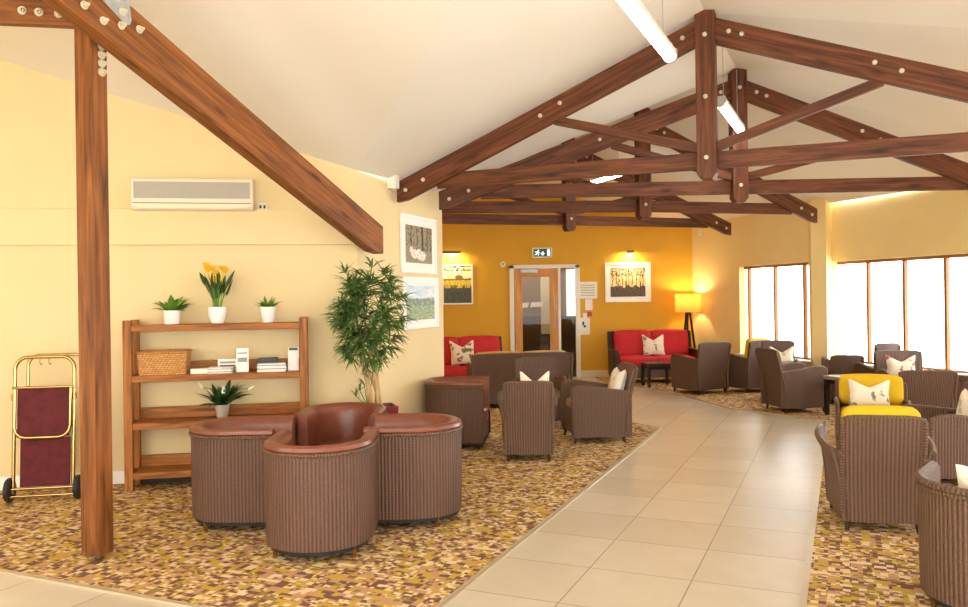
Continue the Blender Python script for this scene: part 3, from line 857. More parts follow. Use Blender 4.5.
# cross beam
t = thing('cross_beam', 'horizontal orange-brown beam resting on the timber post, running out of view on the left', 'beam', (-2.5, 5.1, 0))
cb0 = Vector((-2.33, 5.155, 3.535)); cb1 = Vector((-4.2, 4.80, 3.535))
m = MB(); o3 = Vector((-2.5, 5.1, 0))
m.beam(cb0 - o3, cb1 - o3, 0.07, 0.30); m.build('timber', M['pine'], t, bevel=0.006)
cn = (cb1 - cb0).normalized(); cn = Vector((-cn.y, cn.x, 0)); cn = cn if cn.y < 0 else -cn
for f_, z in ((0.165, 3.455), (0.225, 3.46), (0.275, 3.465)):
    p = cb0 + (cb1 - cb0) * f_; bolt_at(Vector((p.x, p.y, z)) - o3 + cn * 0.036, cn, t, 0.026)
# post
PX = Vector((-2.50, 5.175))
t = thing('timber_post', 'tall square timber post on a small metal foot, standing on the carpet edge', 'post', (PX.x, PX.y, 0))
ang = -PATH_ANGLE
rotm = Matrix.Rotation(ang, 3, 'Z')
m = MB(); m.box(rotm @ Vector((0.028, 0, 1.74)), (0.11, 0.13, 3.38), rotm); m.build('post_board', M['pine'], t, bevel=0.006)
m = MB(); m.box(rotm @ Vector((-0.057, 0.02, 1.73)), (0.055, 0.125, 3.36), rotm); m.build('post_board', M['pine'], t, bevel=0.006)
m = MB(); m.cyl((0, 0, 0.008), (0, 0, 0.05), 0.028, 12); m.box((0, 0, 0.045), (0.1, 0.1, 0.01), rotm); m.build('metal_foot', M['chrome'], t)
ne = rotm @ Vector((1, 0, 0))
for z in (3.28, 3.225, 3.17, 3.115):
    bolt_at(rotm @ Vector((0.083, 0.02, 0)) + Vector((0, 0, z)), ne, t, 0.027)

# ------------------------------------------------------------------ furniture makers
def rim_tube(m, pts, r=0.017, n=8): m.tube(pts, r, n)
def armchair_mesh(root, W=0.60, Dp_=0.68, hb=0.82, af=0.62, ab=0.55, flare=0.02, rec=0.09, back_mat='wick', panels=1, seat=True, backcush=None, seatmat='seatfab', bcz=0.0, cuw=0.0):
    wm = M[back_mat]; zb = 0.068
    yb = -Dp_ / 2 + rec * 0.6
    def back_y(x, z):
        t = max(0, (z - 0.30) / (hb - 0.30))
        return yb - rec * t ** 1.2 - 0.018 * (1 - (2 * x / W) ** 2) * (0.3 + 0.7 * t)
    nx = 12
    for p in range(panels):
        xa = -W / 2 + W * p / panels; xb = -W / 2 + W * (p + 1) / panels
        m = MB(); A = []; B = []; U = []
        g = 0.004 if panels > 1 else 0
        for i in range(nx + 1):
            x = xa + g + (xb - xa - 2 * g) * i / nx; ra = []; rb = []; ru = []
            for j in range(10):
                t = j / 9; top = hb - 0.02 * abs(2 * (x - (xa + xb) / 2) / (xb - xa)) ** 6
                z = zb + (top - zb) * t
                xx = x * (1 + 0.05 * t)
                ra.append((xx, back_y(x, z), z)); rb.append((xx, back_y(x, z) + 0.045, z)); ru.append((x, z))
            A.append(ra); B.append(rb); U.append(ru)
        m.shell(A, B, U); m.build('backrest', wm, root)
    def arm_top(y):
        t = (y + Dp_ / 2) / Dp_
        z = ab + (af - ab) * min(1, t * 1.35) ** 1.2
        k = max(0, (t - 0.88) / 0.12)
        return z - 0.03 * k ** 2
    rims = MB()
    for sgn in (-1, 1):
        m = MB(); A = []; B = []; U = []; top = []
        y0 = -Dp_ / 2 + 0.02; y1 = Dp_ / 2
        for i in range(15):
            y = y0 + (y1 - y0) * i / 14; ra = []; rb = []; ru = []
            zt = arm_top(y); tt = (y - y0) / (y1 - y0)
            for j in range(9):
                t = j / 8; z = zb + (zt - zb) * t
                fl = flare * (max(0, t - 0.25) / 0.75) ** 1.6 * (0.35 + 0.65 * math.sin(PI * min(1, tt * 0.9 + 0.1)))
                x = sgn * (W / 2 + 0.015 + fl)
                ra.append((x, y, z)); rb.append((x - sgn * 0.04, y, z)); ru.append((y, z))
            A.append(ra); B.append(rb); U.append(ru)
            top.append((ra[-1][0] - sgn * 0.02, y, zt))
        if sgn < 0: m.shell(A, B, U)
        else: m.shell(B, A, U)
        m.build('arm', wm, root)
        fx = top[-1][0]
        front = [(fx, y1, af - 0.05 - k * 0.1) for k in range(1, 5)] + [(sgn * (W / 2 - 0.005), y1, 0.1)]
        rims.tube(top + [(fx, y1 + 0.005, af - 0.075)] + [(sgn * (W / 2 + 0.005), y1 + 0.002, 0.30), (sgn * (W / 2 - 0.005), y1, 0.1)], 0.022, 8)
    bt = [(-W / 2 * 1.05, back_y(-W / 2, z), z) for z in [0.12 + (hb - 0.16) * k / 6 for k in range(7)]]
    tp = [(x * 1.05, back_y(x, hb) + 0.02, hb - 0.02 * abs(2 * x / W) ** 6) for x in [-W / 2 + W * k / 14 for k in range(15)]]
    br = [(-x, y, z) for x, y, z in reversed(bt)]
    rims.tube(bt + tp + br, 0.017, 8)
    rims.build('braided_rim', M['rim'], root)
    m = MB(); m.box((0, Dp_ / 2 - 0.03, 0.23), (W - 0.02, 0.03, 0.28)); m.build('apron', wm, root)
    if seat:
        m = MB(); m.cushion((0, 0.02, 0.385), (W - 0.04, Dp_ - 0.1, 0.13), 0.04); m.build('seat_cushion', M[seatmat], root)
    if backcush:
        for p in range(panels):
            pw = (W - 0.03) / panels
            cx = -W / 2 + 0.015 + pw * (p + 0.5)
            m = MB(); tilt = Matrix.Rotation(R(9), 3, 'X')
            m.cushion((cx, yb + 0.09 - rec * 0.55, 0.45 + (hb - 0.42) / 2 + 0.035 + bcz), (pw - 0.005 + cuw, 0.13, hb - 0.40), 0.045, mat=tilt); m.build('back_cushion', M[backcush], root)
    for sx in (-1, 1):
        for sy in (-1, 1):
            m = MB(); x = sx * (W / 2 - 0.025); y = (Dp_ / 2 - 0.03) if sy > 0 else (yb + 0.03)
            m.tube([(x, y, 0.16), (x, y, 0.05), (x + sx * 0.006, y + sy * 0.012, 0.0)], [0.02, 0.018, 0.013], 8); m.build('leg', M['darkwood'], root)

def tub_mesh(root, r=0.342, fwd=0.33, h=0.735, leather=True, wmat='wickred'):
    """U-shaped tub: half-round back, straight arms, front faces +y; origin under the middle of the back arc"""
    path = []
    nA_ = 22
    L0 = 8
    for k in range(L0): path.append((r, fwd * (1 - k / L0), 1, 0))
    for k in range(nA_ + 1):
        a = -PI * k / nA_
        path.append((r * math.cos(a), r * math.sin(a), math.cos(a), math.sin(a)))
    for k in range(1, L0 + 1): path.append((-r, fwd * k / L0, -1, 0))
    us = [0]
    for a, b in zip(path[:-1], path[1:]): us.append(us[-1] + math.dist(a[:2], b[:2]))
    zb, zs = 0.08, h - 0.055
    def sweep(m, prof, caps=True):
        P = [[(x - nx * o, y - ny * o, z) for o, z in prof] for x, y, nx, ny in path]
        acc = [0]
        for a, b in zip(prof[:-1], prof[1:]): acc.append(acc[-1] + math.dist(a, b))
        U = [[(u, a) for a in acc] for u in us]
        b, ni, nj = m.grid(P, U, True)
        if caps:
            m.face([b + j for j in range(nj)], [(0, a) for a in acc]); m.face([b + (ni - 1) * nj + j for j in range(nj)][::-1], [(0, a) for a in acc][::-1])
    m = MB(); sweep(m, [(0.03, zb), (0.0, zb), (-0.004, zb + 0.2), (-0.004, zs), (0.03, zs)]); m.build('wicker_shell', M[wmat], root)
    m = MB(); ring = [(x + nx * 0.006, y + ny * 0.006, zs - 0.004) for x, y, nx, ny in path]; m.tube(ring, 0.013, 8)
    m.build('braided_rim', M['rim'], root)
    inner = M['leather'] if leather else M[wmat]
    m = MB(); sweep(m, [(0.0, zs + 0.004), (-0.012, zs + 0.02), (-0.006, zs + 0.042), (0.02, zs + 0.056), (0.055, zs + 0.05), (0.085, zs + 0.024), (0.098, zs - 0.02), (0.105, 0.36), (0.03, 0.33)] if leather else
                    [(0.0, zs + 0.002), (-0.02, zs + 0.012), (-0.02, zs + 0.03), (0.0, zs + 0.042), (0.025, zs + 0.035), (0.04, zs + 0.01), (0.045, 0.36), (0.02, 0.33)])
    m.build('padded_rim' if leather else 'inner_lining', inner, root)
    # seat: D-shaped cushion
    ri = r - (0.10 if leather else 0.045)
    poly = [(ri * math.cos(-PI * k / 16), ri * math.sin(-PI * k / 16)) for k in range(17)]
    poly = [(ri, fwd * 0.75)] + poly + [(-ri, fwd * 0.75)] + [(-ri * math.cos(PI * k / 8), fwd * 0.75 + 0.10 * math.sin(PI * k / 8)) for k in range(1, 8)]
    m = MB(); m.prism(poly, 0.27, 0.43); m.build('seat_cushion', inner if leather else M['seatfab'], root, bevel=0.03)
    m = MB(); m.box((0, fwd - 0.03, 0.185), (2 * r - 0.06, 0.03, 0.17)); m.build('apron', M[wmat], root)
    m = MB(); m.prism([(x * 0.93, y * 0.95) for x, y, a, b in path], 0.05, 0.085); m.build('base_board', M['black'], root)
    for a in (R(-35), R(-145)):
        m = MB(); m.cyl((0.9 * r * math.cos(a), 0.9 * r * math.sin(a), 0.0), (0.9 * r * math.cos(a), 0.9 * r * math.sin(a), 0.08), 0.014, 10); m.build('foot', M['brass'], root)
    for sx in (-1, 1):
        m = MB(); m.cyl((sx * r * 0.8, fwd * 0.82, 0.0), (sx * r * 0.8, fwd * 0.82, 0.08), 0.014, 10); m.build('foot', M['brass'], root)

# ------------------------------------------------------------------ tub chairs
G1 = 'tan leather tub chairs in a cluster'
tub = thing('tub_chair', 'tan leather and wicker tub chair, nearest of the cluster of four, rounded back to us', 'chair', (-1.10, 5.33, 0.008), R(0), G1)
tub_mesh(tub)
dup(tub, (-1.83, 6.03, 0.008), R(-90), 'tan leather and wicker tub chair of the cluster, right before the wooden shelf unit', G1)
dup(tub, (-0.53, 6.05, 0.008), R(90), 'tan leather and wicker tub chair of the cluster on the side of the tiled path', G1)
dup(tub, (-1.18, 6.78, 0.008), R(180), 'tan leather tub chair of the cluster beside the tall pot plant, its padded inside showing', G1)
dup(tub, (-0.315, 9.02, 0.008), R(-97), 'tan leather and wicker tub chair against the end of the picture wall', 'tan leather tub chair by the pier')
t = thing('tub_chair', 'rounded brown wicker tub chair cut off by the lower right corner of the photo', 'chair', (2.62, 4.15, 0.008), R(-40))
tub_mesh(t, 0.36, 0.30, 0.69, False, 'wick')

# ------------------------------------------------------------------ wicker armchairs
G2 = 'brown wicker armchairs'
def chair(label, x, y, deg, **kw):
    t = thing('wicker_armchair', label, 'chair', (x, y, 0.0095), R(deg), G2)
    armchair_mesh(t, **kw); return t
chA = chair('wicker armchair on the left carpet, its flat ribbed back square to us, cream cushion above', 0.425, 8.36, 0, W=0.45, flare=0.07, hb=0.79, rec=0.05)
chB = chair('wicker armchair seen side-on at the corner of the left carpet', 1.275, 9.28, 96, W=0.60, hb=0.84, af=0.63, rec=0.13, back_mat='wick2')
chD = chair('wicker armchair facing us between the two-seat settee and the flat-backed armchair', 0.70, 10.35, 186, W=0.50, hb=0.82, back_mat='wick2', flare=0.03)
chG = chair('wicker armchair turned towards the red sofa beside the tiled path', 3.60, 13.55, 27, W=0.62, hb=0.84, back_mat='wick2')
chH = chair('wicker armchair holding a yellow cushion by the window, behind the one facing the red sofa', 4.42, 13.62, 28, W=0.50, Dp_=0.58, hb=0.85, back_mat='wick2', backcush='yellow', bcz=-0.04)
chI = chair('wicker armchair standing alone at the bend of the tiled path, facing the long window', 4.28, 11.30, -82, W=0.56, hb=0.86, rec=0.13, back_mat='wick2')
chJ = chair('wicker armchair with a white cushion below the three-pane window', 4.53, 12.45, 165, W=0.44, Dp_=0.5, hb=0.88, back_mat='wick2')
chK = chair('low wicker armchair with its back to us behind the grey-topped side table', 5.30, 12.02, -8, W=0.42, Dp_=0.46, hb=0.71, af=0.66, ab=0.62, back_mat='wick2')
chL = chair('wicker armchair by the long window of which only the back top shows', 5.52, 11.40, 14, W=0.36, Dp_=0.40, hb=0.91, rec=0.04, back_mat='wick2')
chM = chair('wicker armchair facing us before the long window, with a russet patterned cushion', 5.46, 10.55, 165, W=0.54, hb=0.83, back_mat='wick2')
chN = chair('wicker armchair facing us with a mustard yellow back and a bird-print cushion', 3.87, 8.12, 156, W=0.62, hb=0.70, af=0.56, ab=0.52, backcush='yellow', back_mat='wick2', seatmat='yellow')
chO = chair('wicker armchair with its broad back to us, right beside the yellow-backed one', 4.765, 8.98, -8, W=0.54, hb=0.78, back_mat='wick2')
chP = chair('big foreground wicker armchair, ribbed back to us, mustard cushion above it', 2.765, 5.80, -14, W=0.49, hb=0.79, flare=0.12, rec=0.05, backcush='yellow', bcz=-0.02, cuw=0.03)
chQ = chair('wicker armchair seen side-on behind the corner tub chair, holding a cream cushion', 4.08, 7.08, 88, W=0.62, af=0.585, ab=0.53, back_mat='wick')
t = thing('tub_chair', 'low brown wicker tub chair near the long window at the right edge of the photo', 'chair', (5.78, 9.55, 0.008), R(15))
tub_mesh(t, 0.34, 0.30, 0.68, False, 'wick2')

# two-seat settee with its back to us
t = thing('wicker_settee', 'two-seat brown wicker settee with its back to us and tan cushions', 'sofa', (0.50, 12.25, 0.0095), R(8))
armchair_mesh(t, W=1.42, Dp_=0.72, hb=0.80, panels=2, bcz=-0.055, backcush='tan', seatmat='tan', back_mat='wick2')
# red sofas
def red_sofa(label, x, y, deg, W):
    t = thing('red_sofa', label, 'sofa', (x, y, 0.0095), R(deg), 'red cushioned sofas')
    for sx in (-1, 1):
        m = MB(); A = []; 
        m.box((sx * (W / 2 - 0.045), 0.0, 0.36), (0.09, 0.72, 0.50)); m.build('arm', M['darkwood'], t, bevel=0.02)
    m = MB(); rot = Matrix.Rotation(R(10), 3, 'X'); m.box((0, -0.36, 0.52), (W, 0.06, 0.84), rot); m.build('back_frame', M['darkwood'], t, bevel=0.012)
    m = MB(); m.box((0, 0.33, 0.22), (W - 0.18, 0.04, 0.24)); m.build('apron', M['wick2'], t)
    m = MB(); m.box((0, 0.0, 0.30), (W - 0.18, 0.66, 0.05)); m.build('seat_frame', M['darkwood'], t)
    n = 2; pw = (W - 0.20) / n
    for k in range(n):
        cx = -(W - 0.20) / 2 + pw * (k + 0.5)
        m = MB(); m.cushion((cx, 0.05, 0.40), (pw - 0.006, 0.62, 0.15), 0.04); m.build('seat_cushion', M['red'], t)
        m = MB(); m.cushion((cx, -0.26, 0.70), (pw + (0.08 if n == 2 else 0) - 0.006 - 0.08, 0.16, 0.50), 0.05, mat=rot); m.build('back_cushion', M['red'], t)
    for sx in (-1, 1):
        for sy in (-1, 1):
            m = MB(); m.box((sx * (W / 2 - 0.05), sy * 0.31, 0.056), (0.05, 0.05, 0.112)); m.build('leg', M['darkwood'], t)
    return t
sfF = red_sofa('red cushioned sofa with a dark frame against the ochre wall, beside the floor lamp', 3.20, 15.35, 180, 1.62)
sfE = red_sofa('red cushioned sofa half hidden behind the picture wall and the wicker settee', -0.36, 13.75, 200, 1.7)

# tables
def table(name, label, x, y, rz, w, d, h, top, legm, lw=0.05):
    t = thing(name, label, 'table', (x, y, 0.008), R(rz))
    m = MB(); m.box((0, 0, h - 0.025), (w, d, 0.05)); m.build('table_top', top, t, bevel=0.006)
    m = MB(); m.box((0, 0, h - 0.08), (w - 0.08, d - 0.08, 0.06)); m.build('apron', legm, t)
    for sx in (-1, 1):
        for sy in (-1, 1):
            m = MB(); m.box((sx * (w / 2 - lw / 2 - 0.01), sy * (d / 2 - lw / 2 - 0.01), (h - 0.05) / 2), (lw, lw, h - 0.05)); m.build('leg', legm, t, bevel=0.004)
    return t
table('coffee_table', 'low dark wooden coffee table in front of the red sofa by the lamp', 3.10, 14.52, 8, 0.52, 0.40, 0.42, M['darkwood'], M['darkwood'])
M['greytop'] = plain('grey_table_top', rgb(150, 142, 136), 0.25, var=0.06)
table('side_table', 'small square grey-topped side table with dark legs behind the yellow-backed chair', 4.74, 10.72, 12, 0.34, 0.40, 0.53, M['greytop'], M['darkwood'])

# ------------------------------------------------------------------ cushions
def pillow(label, ch, lx, ly, lz, w, h, t, mat, tilt=12, rz=0, dip=0.26, facing=1):
    m = MB(); m.pillow(w, h, t, dip)
    o = m.build('scatter_cushion', mat)
    mat4 = Matrix.Translation(ch.location) @ Matrix.Rotation(ch.rotation_euler.z, 4, 'Z') @ Matrix.Translation((lx, ly, lz)) @ Matrix.Rotation(R(rz), 4, 'Z') @ Matrix.Rotation(R(tilt), 4, 'X')
    o.matrix_world = mat4
    tag(o, label, 'cushion', 'pale scatter cushions')
    return o
pillow('cream scatter cushion peeking over the back of the flat-backed wicker armchair', chA, 0.075, -0.17, 0.485, 0.30, 0.40, 0.11, M['p_olive'], 4)
pillow('cream scatter cushion in the side-on wicker armchair at the corner of the left carpet', chB, -0.02, -0.19, 0.475, 0.40, 0.34, 0.13, M['p_plain'], 16)
pillow('cream patterned scatter cushion on the red sofa behind the picture wall', sfE, -0.02, -0.07, 0.49, 0.44, 0.42, 0.13, M['p_olive'], 14, 0)
pillow('cream patterned scatter cushion on the red sofa beside the floor lamp', sfF, -0.02, -0.06, 0.49, 0.42, 0.40, 0.13, M['p_bird'], 16, 0)
pillow('white scatter cushion in the wicker armchair below the three-pane window', chJ, -0.04, -0.06, 0.475, 0.36, 0.34, 0.12, M['p_plain'], 10)
pillow('cream scatter cushion with a russet print before the long window', chM, 0.0, -0.14, 0.475, 0.36, 0.32, 0.12, M['p_red'], 12)
pillow('cream bird-print scatter cushion on the mustard yellow chair back', chN, 0.02, -0.02, 0.475, 0.38, 0.28, 0.11, M['p_bird'], 12)
pillow('cream scatter cushion showing past the edge of the broad-backed wicker armchair', chO, 0.20, -0.13, 0.475, 0.32, 0.32, 0.12, M['p_plain'], 8, -6)
pillow('cream scatter cushion in the side-on wicker armchair behind the corner tub chair', chQ, -0.02, -0.12, 0.475, 0.36, 0.30, 0.13, M['p_plain'], 14, 0)
rt = [o for o in COL.objects if o.get('label', '').startswith('rounded brown wicker tub')][0]
pillow('cream scatter cushion in the rounded tub chair at the lower right corner', rt, 0.02, -0.10, 0.45, 0.38, 0.32, 0.12, M['p_plain'], 12, 10, 0.1)

# ------------------------------------------------------------------ shelf unit
SO = Vector((-3.13, 7.0)); sa = math.atan2(WL.y, WL.x)
shelf = thing('shelf_unit', 'orange-brown wooden shelf unit with four shelves against the pale yellow wall', 'shelves', (SO.x, SO.y, 0.008), sa)
SW, SD = 1.56, 0.33
for x in (0.035, SW - 0.035):
    for y in (0.03, SD - 0.03):
        m = MB(); m.box((x, y, 0.74), (0.07, 0.06, 1.48)); m.build('post', M['shelfwood'], shelf, bevel=0.004)
SZ = [0.155, 0.585, 0.995, 1.435]
for k, z in enumerate(SZ):
    m = MB(); m.box((SW / 2, SD / 2, z - 0.028), (SW - 0.14, SD - 0.01, 0.056)); m.build('shelf', M['shelfwood'], shelf, bevel=0.004)
    if k < 3:
        m = MB(); m.box((SW / 2, SD - 0.02, z + 0.05), (SW - 0.14, 0.022, 0.10)); m.build('back_rail', M['shelfwood'], shelf, bevel=0.003)
m = MB(); m.box((SW / 2, SD - 0.06, 0.055), (SW - 0.14, 0.022, 0.10)); m.build('base_rail', M['darkwood'], shelf)  # dark strip standing in for the deep shade under the bottom shelf
for x in (0.035, SW - 0.035):
    for z in SZ[:3]:
        m = MB(); m.box((x, SD / 2, z - 0.03), (0.03, SD - 0.12, 0.06)); m.build('side_rail', M['shelfwood'], shelf)
SM = Matrix.Translation((SO.x, SO.y, 0.008)) @ Matrix.Rotation(sa, 4, 'Z')
def on_shelf(x, y, z): return SM @ Vector((x, y, z))
# basket
t = thing('wicker_basket', 'rectangular honey-coloured wicker basket at the end of the second shelf', 'basket', on_shelf(0.31, 0.17, SZ[2]), sa)
m = MB()
def rr_path(w, d, r, n=5):
    pts = []
    for cx, cy, a0 in ((w / 2 - r, d / 2 - r, 0), (-w / 2 + r, d / 2 - r, 90), (-w / 2 + r, -d / 2 + r, 180), (w / 2 - r, -d / 2 + r, 270)):
        for k in range(n + 1): a = R(a0 + 90 * k / n); pts.append((cx + r * math.cos(a), cy + r * math.sin(a)))
    return pts
def basket_wall(w0, d0, w1, d1, h, inset):
    P = []; U = []
    for z, w_, d_ in ((0, w0, d0), (h, w1, d1)):
        p = rr_path(w_ - inset, d_ - inset, 0.03); p.append(p[0]); acc = 0; row = []; ur = []
        for i, q in enumerate(p):
            if i: acc += math.dist(q, p[i - 1])
            row.append((q[0], q[1], z)); ur.append((acc, z))
        P.append(row); U.append(ur)
    return P, U
Pa, Ua = basket_wall(0.40, 0.24, 0.43, 0.26, 0.20, 0); Pb, Ub = basket_wall(0.40, 0.24, 0.43, 0.26, 0.20, 0.02)
m.grid(Pa, Ua, True); m.grid(Pb, Ub, True)
m.prism(rr_path(0.39, 0.23, 0.03), 0.002, 0.012); m.build('basket_body', M['basket'], t, angle=60)
m = MB(); m.tube([(x, y, 0.20) for x, y in rr_path(0.425, 0.255, 0.03)], 0.012, 8, closed=True); m.build('basket_rim', M['basket'], t)

# leaflets and books on the second shelf
zsh = SZ[2]
def stack(label, x, y, n, w, d, rz, mat, h=0.006):
    for k in range(n):
        m = MB(); m.box((0, 0, h / 2), (w, d, h))
        o = m.build('leaflet', mat if not isinstance(mat, list) else mat[k % len(mat)])
        o.location = on_shelf(x, y, zsh + k * (h + 0.0006)); o.rotation_euler = (0, 0, sa + R(rz + random.uniform(-5, 5)))
        tag(o, label, 'leaflet', label)
stack('white leaflet in the low pile next to the basket', 0.62, 0.14, 4, 0.16, 0.11, 4, M['paper'], 0.010)
stack('pale leaflet in the middle pile on the second shelf', 0.80, 0.13, 6, 0.21, 0.15, -4, [M['paper'], M['greypaper'], M['paper']], 0.008)
stack('white leaflet in the tall pile near the right upright', 1.24, 0.14, 7, 0.25, 0.16, 3, [M['paper'], M['paper'], M['greypaper']], 0.010)
def standing(label, x, y, w, h, rz, mats, band):
    t = thing('standing_card', label, 'leaflet', on_shelf(x, y, zsh), sa + R(rz))
    tilt = Matrix.Rotation(R(-8), 3, 'X')
    m = MB(); m.box((0, 0.0 + h * 0.07, h / 2), (w, 0.012, h), tilt); m.build('card', mats, t)
    for (zc, hh, mm) in band:
        m = MB(); m.box((0, h * 0.07 - 0.0075 + (zc - h / 2) * 0.14, zc), (w * 0.8, 0.003, hh), tilt); m.build('printed_panel', mm, t)
    m = MB(); m.box((0, h * 0.14, h * 0.3), (w * 0.6, 0.008, h * 0.6), Matrix.Rotation(R(14), 3, 'X')); m.build('stand_leg', M['paper'], t)
standing('tall white card standing in the middle of the second shelf', 0.985, 0.12, 0.105, 0.215, 6, M['paper'], [(0.11, 0.04, M['greypaper']), (0.17, 0.012, M['greypaper'])])
standing('white card with a dark green top standing against the right upright of the shelves', 1.43, 0.12, 0.095, 0.21, -4, M['paper'], [(0.195, 0.022, M['leafd'])])
standing('patterned grey and white card leaning on the middle leaflet pile', 0.845, 0.20, 0.17, 0.115, 0, M['paper'], [(0.085, 0.02, M['greypaper']), (0.05, 0.025, M['bluepaper'])])
m = MB(); m.box((0, 0, 0.02), (0.17, 0.12, 0.04)); o = m.build('book', M['bluepaper'], bevel=0.003); o.location = on_shelf(1.20, 0.22, zsh + 0.076); o.rotation_euler = (0, 0, sa)
tag(o, 'small dark blue book lying on top of the tall leaflet pile', 'book')

# pot plants on the shelves
def pot_part(t, r0, r1, h, mat):
    m = MB(); m.lathe([(0.0, 0.002), (r0 * 0.9, 0.002), (r0, 0.01), (r1, h), (r1 - 0.008, h), (r1 - 0.012, h - 0.02), (0, h - 0.02)], n=28); m.build('pot', mat, t)
    m = MB(); m.lathe([(r1 - 0.012, h - 0.016), (0, h - 0.012)], n=20); m.build('soil', M['soil'], t)
def leafy(t, z, n, L, wd, mat, spread=1.0, up=0.7, name='foliage', ymax=9, zmax=9):
    m = MB()
    for k in range(n):
        a = random.uniform(0, 2 * PI); e = random.uniform(0.2, 1.0)
        d_ = Vector((math.cos(a) * spread * e, math.sin(a) * spread * e, up * random.uniform(0.5, 1.3)))
        m.blade((0.015 * math.cos(a), 0.015 * math.sin(a), z), d_, L * random.uniform(0.7, 1.15), wd * random.uniform(0.8, 1.2), random.uniform(0.3, 1.0), 5, random.uniform(-0.4, 0.4), 0.25)
    m.v = [(x, min(y, ymax), min(z_, zmax)) for x, y, z_ in m.v]
    m.build(name, mat, t)
zt = SZ[3]
t = thing('pot_plant', 'small broad-leaved plant in a white cylinder pot above the wicker basket', 'plant', on_shelf(0.38, 0.16, zt), 0, 'plants on the shelf unit')
pot_part(t, 0.068, 0.075, 0.125, M['pot']); leafy(t, 0.11, 30, 0.18, 0.062, M['leafb'], 1.0, 0.55)
t = thing('pot_plant', 'tall yellow flowering plant in a rounded white pot on the middle of the top shelf', 'plant', on_shelf(0.765, 0.16, zt), 0, 'plants on the shelf unit')
m = MB(); m.lathe([(0, 0.002), (0.055, 0.002), (0.075, 0.05), (0.085, 0.10), (0.083, 0.15), (0.076, 0.15), (0.076, 0.13), (0, 0.13)], n=28); m.build('pot', M['pot'], t)
m = MB(); st = MB()
for k in range(24):
    a = random.uniform(0, 2 * PI); rr_ = random.uniform(0.0, 0.035)
    b_ = Vector((rr_ * math.cos(a), rr_ * math.sin(a), 0.13)); top = b_ + Vector((math.cos(a) * random.uniform(0.0, 0.09), math.sin(a) * random.uniform(0, 0.07), random.uniform(0.12, 0.25)))
    st.tube([b_, (b_ + top) / 2 + Vector((0, 0, 0.01)), top], 0.0045, 6)
    m.blade(top - Vector((0, 0, 0.03)), (math.cos(a) * 0.4, math.sin(a) * 0.3, 0.9), random.uniform(0.13, 0.19), 0.062, 0.3, 5, random.uniform(-1, 1), 0.25)
st.build('stems', M['leafb'], t); m.build('foliage', M['leafd'], t)
for x, y, z in ((-0.085, -0.01, 0.53), (-0.045, 0.02, 0.505), (-0.075, -0.02, 0.49), (0.055, 0.0, 0.50), (0.08, -0.01, 0.48), (-0.01, 0.01, 0.47)):
    m = MB()
    m.tube([(x * 0.3, y, 0.25), (x * 0.8, y, z - 0.06), (x, y, z - 0.01)], 0.004, 6)
    for k in range(8):
        a = 2 * PI * k / 8; m.blade((x, y, z - 0.025), (math.cos(a) * 0.55, math.sin(a) * 0.55, 0.85), 0.062, 0.044, 0.5, 4)
    m.build('flower', M['petal'], t)
t = thing('pot_plant', 'small spiky green plant in a tapered white pot near the right end of the shelves', 'plant', on_shelf(1.21, 0.16, zt), 0, 'plants on the shelf unit')
pot_part(t, 0.058, 0.076, 0.145, M['pot']); leafy(t, 0.12, 34, 0.13, 0.03, M['leafb'], 0.9, 0.75)
t = thing('pot_plant', 'white-flowering lily in a silver pot on the shelf below the leaflets', 'plant', on_shelf(0.80, 0.15, SZ[1]), 0, 'plants on the shelf unit')
pot_part(t, 0.05, 0.066, 0.125, M['metalpot']); leafy(t, 0.11, 54, 0.25, 0.06, M['leafd'], 1.05, 0.62, ymax=0.13, zmax=0.335)
for (x, y, z, tx, tz) in ((-0.15, -0.06, 0.28, -0.4, 0.8), (0.05, -0.12, 0.24, 0.1, 1.0), (0.26, -0.08, 0.27, 0.8, 0.5)):
    m = MB(); m.tube([(0, 0, 0.12), (x * 0.5, y * 0.5, z * 0.75 + 0.05), (x * 0.85, y, z), (x, y, z - 0.005)], 0.003, 6); m.build('flower_stalk', M['leafd'], t)
    m = MB(); m.blade((x, y, z - 0.01), (tx, -0.2, tz), 0.08, 0.042, 0.2, 4, 0.5, 0.5); m.build('flower', M['lilyw'], t)

# ------------------------------------------------------------------ tall cane plant
t = thing('cane_plant', 'tall bushy cane plant in a burgundy pot in the corner by the picture wall', 'plant', (-1.0, 7.60, 0.008), 0)
m = MB(); rq = Matrix.Rotation(R(18), 3, 'Z'); hw0, hw1, hp = 0.11, 0.155, 0.64
def sq(h_, z): return [rq @ Vector((sx * h_, sy * h_, z)) for sx, sy in ((-1, -1), (1, -1), (1, 1), (-1, 1), (-1, -1))]
m.grid([sq(hw0, 0), sq(hw1, hp), sq(hw1 - 0.02, hp), sq(hw1 - 0.025, hp - 0.04)], [[(k, j) for k in range(5)] for j in range(4)], False)
m.grid([[rq @ Vector((-hw0, -hw0, 0.002)), rq @ Vector((-hw0, hw0, 0.002))], [rq @ Vector((hw0, -hw0, 0.002)), rq @ Vector((hw0, hw0, 0.002))]], [[(0, 0), (0, 1)], [(1, 0), (1, 1)]], False)
m.build('planter', M['burgpot'], t)
m = MB(); m.box((0, 0, hp - 0.045), (0.25, 0.25, 0.02), rq); m.build('soil', M['soil'], t)
tips = []
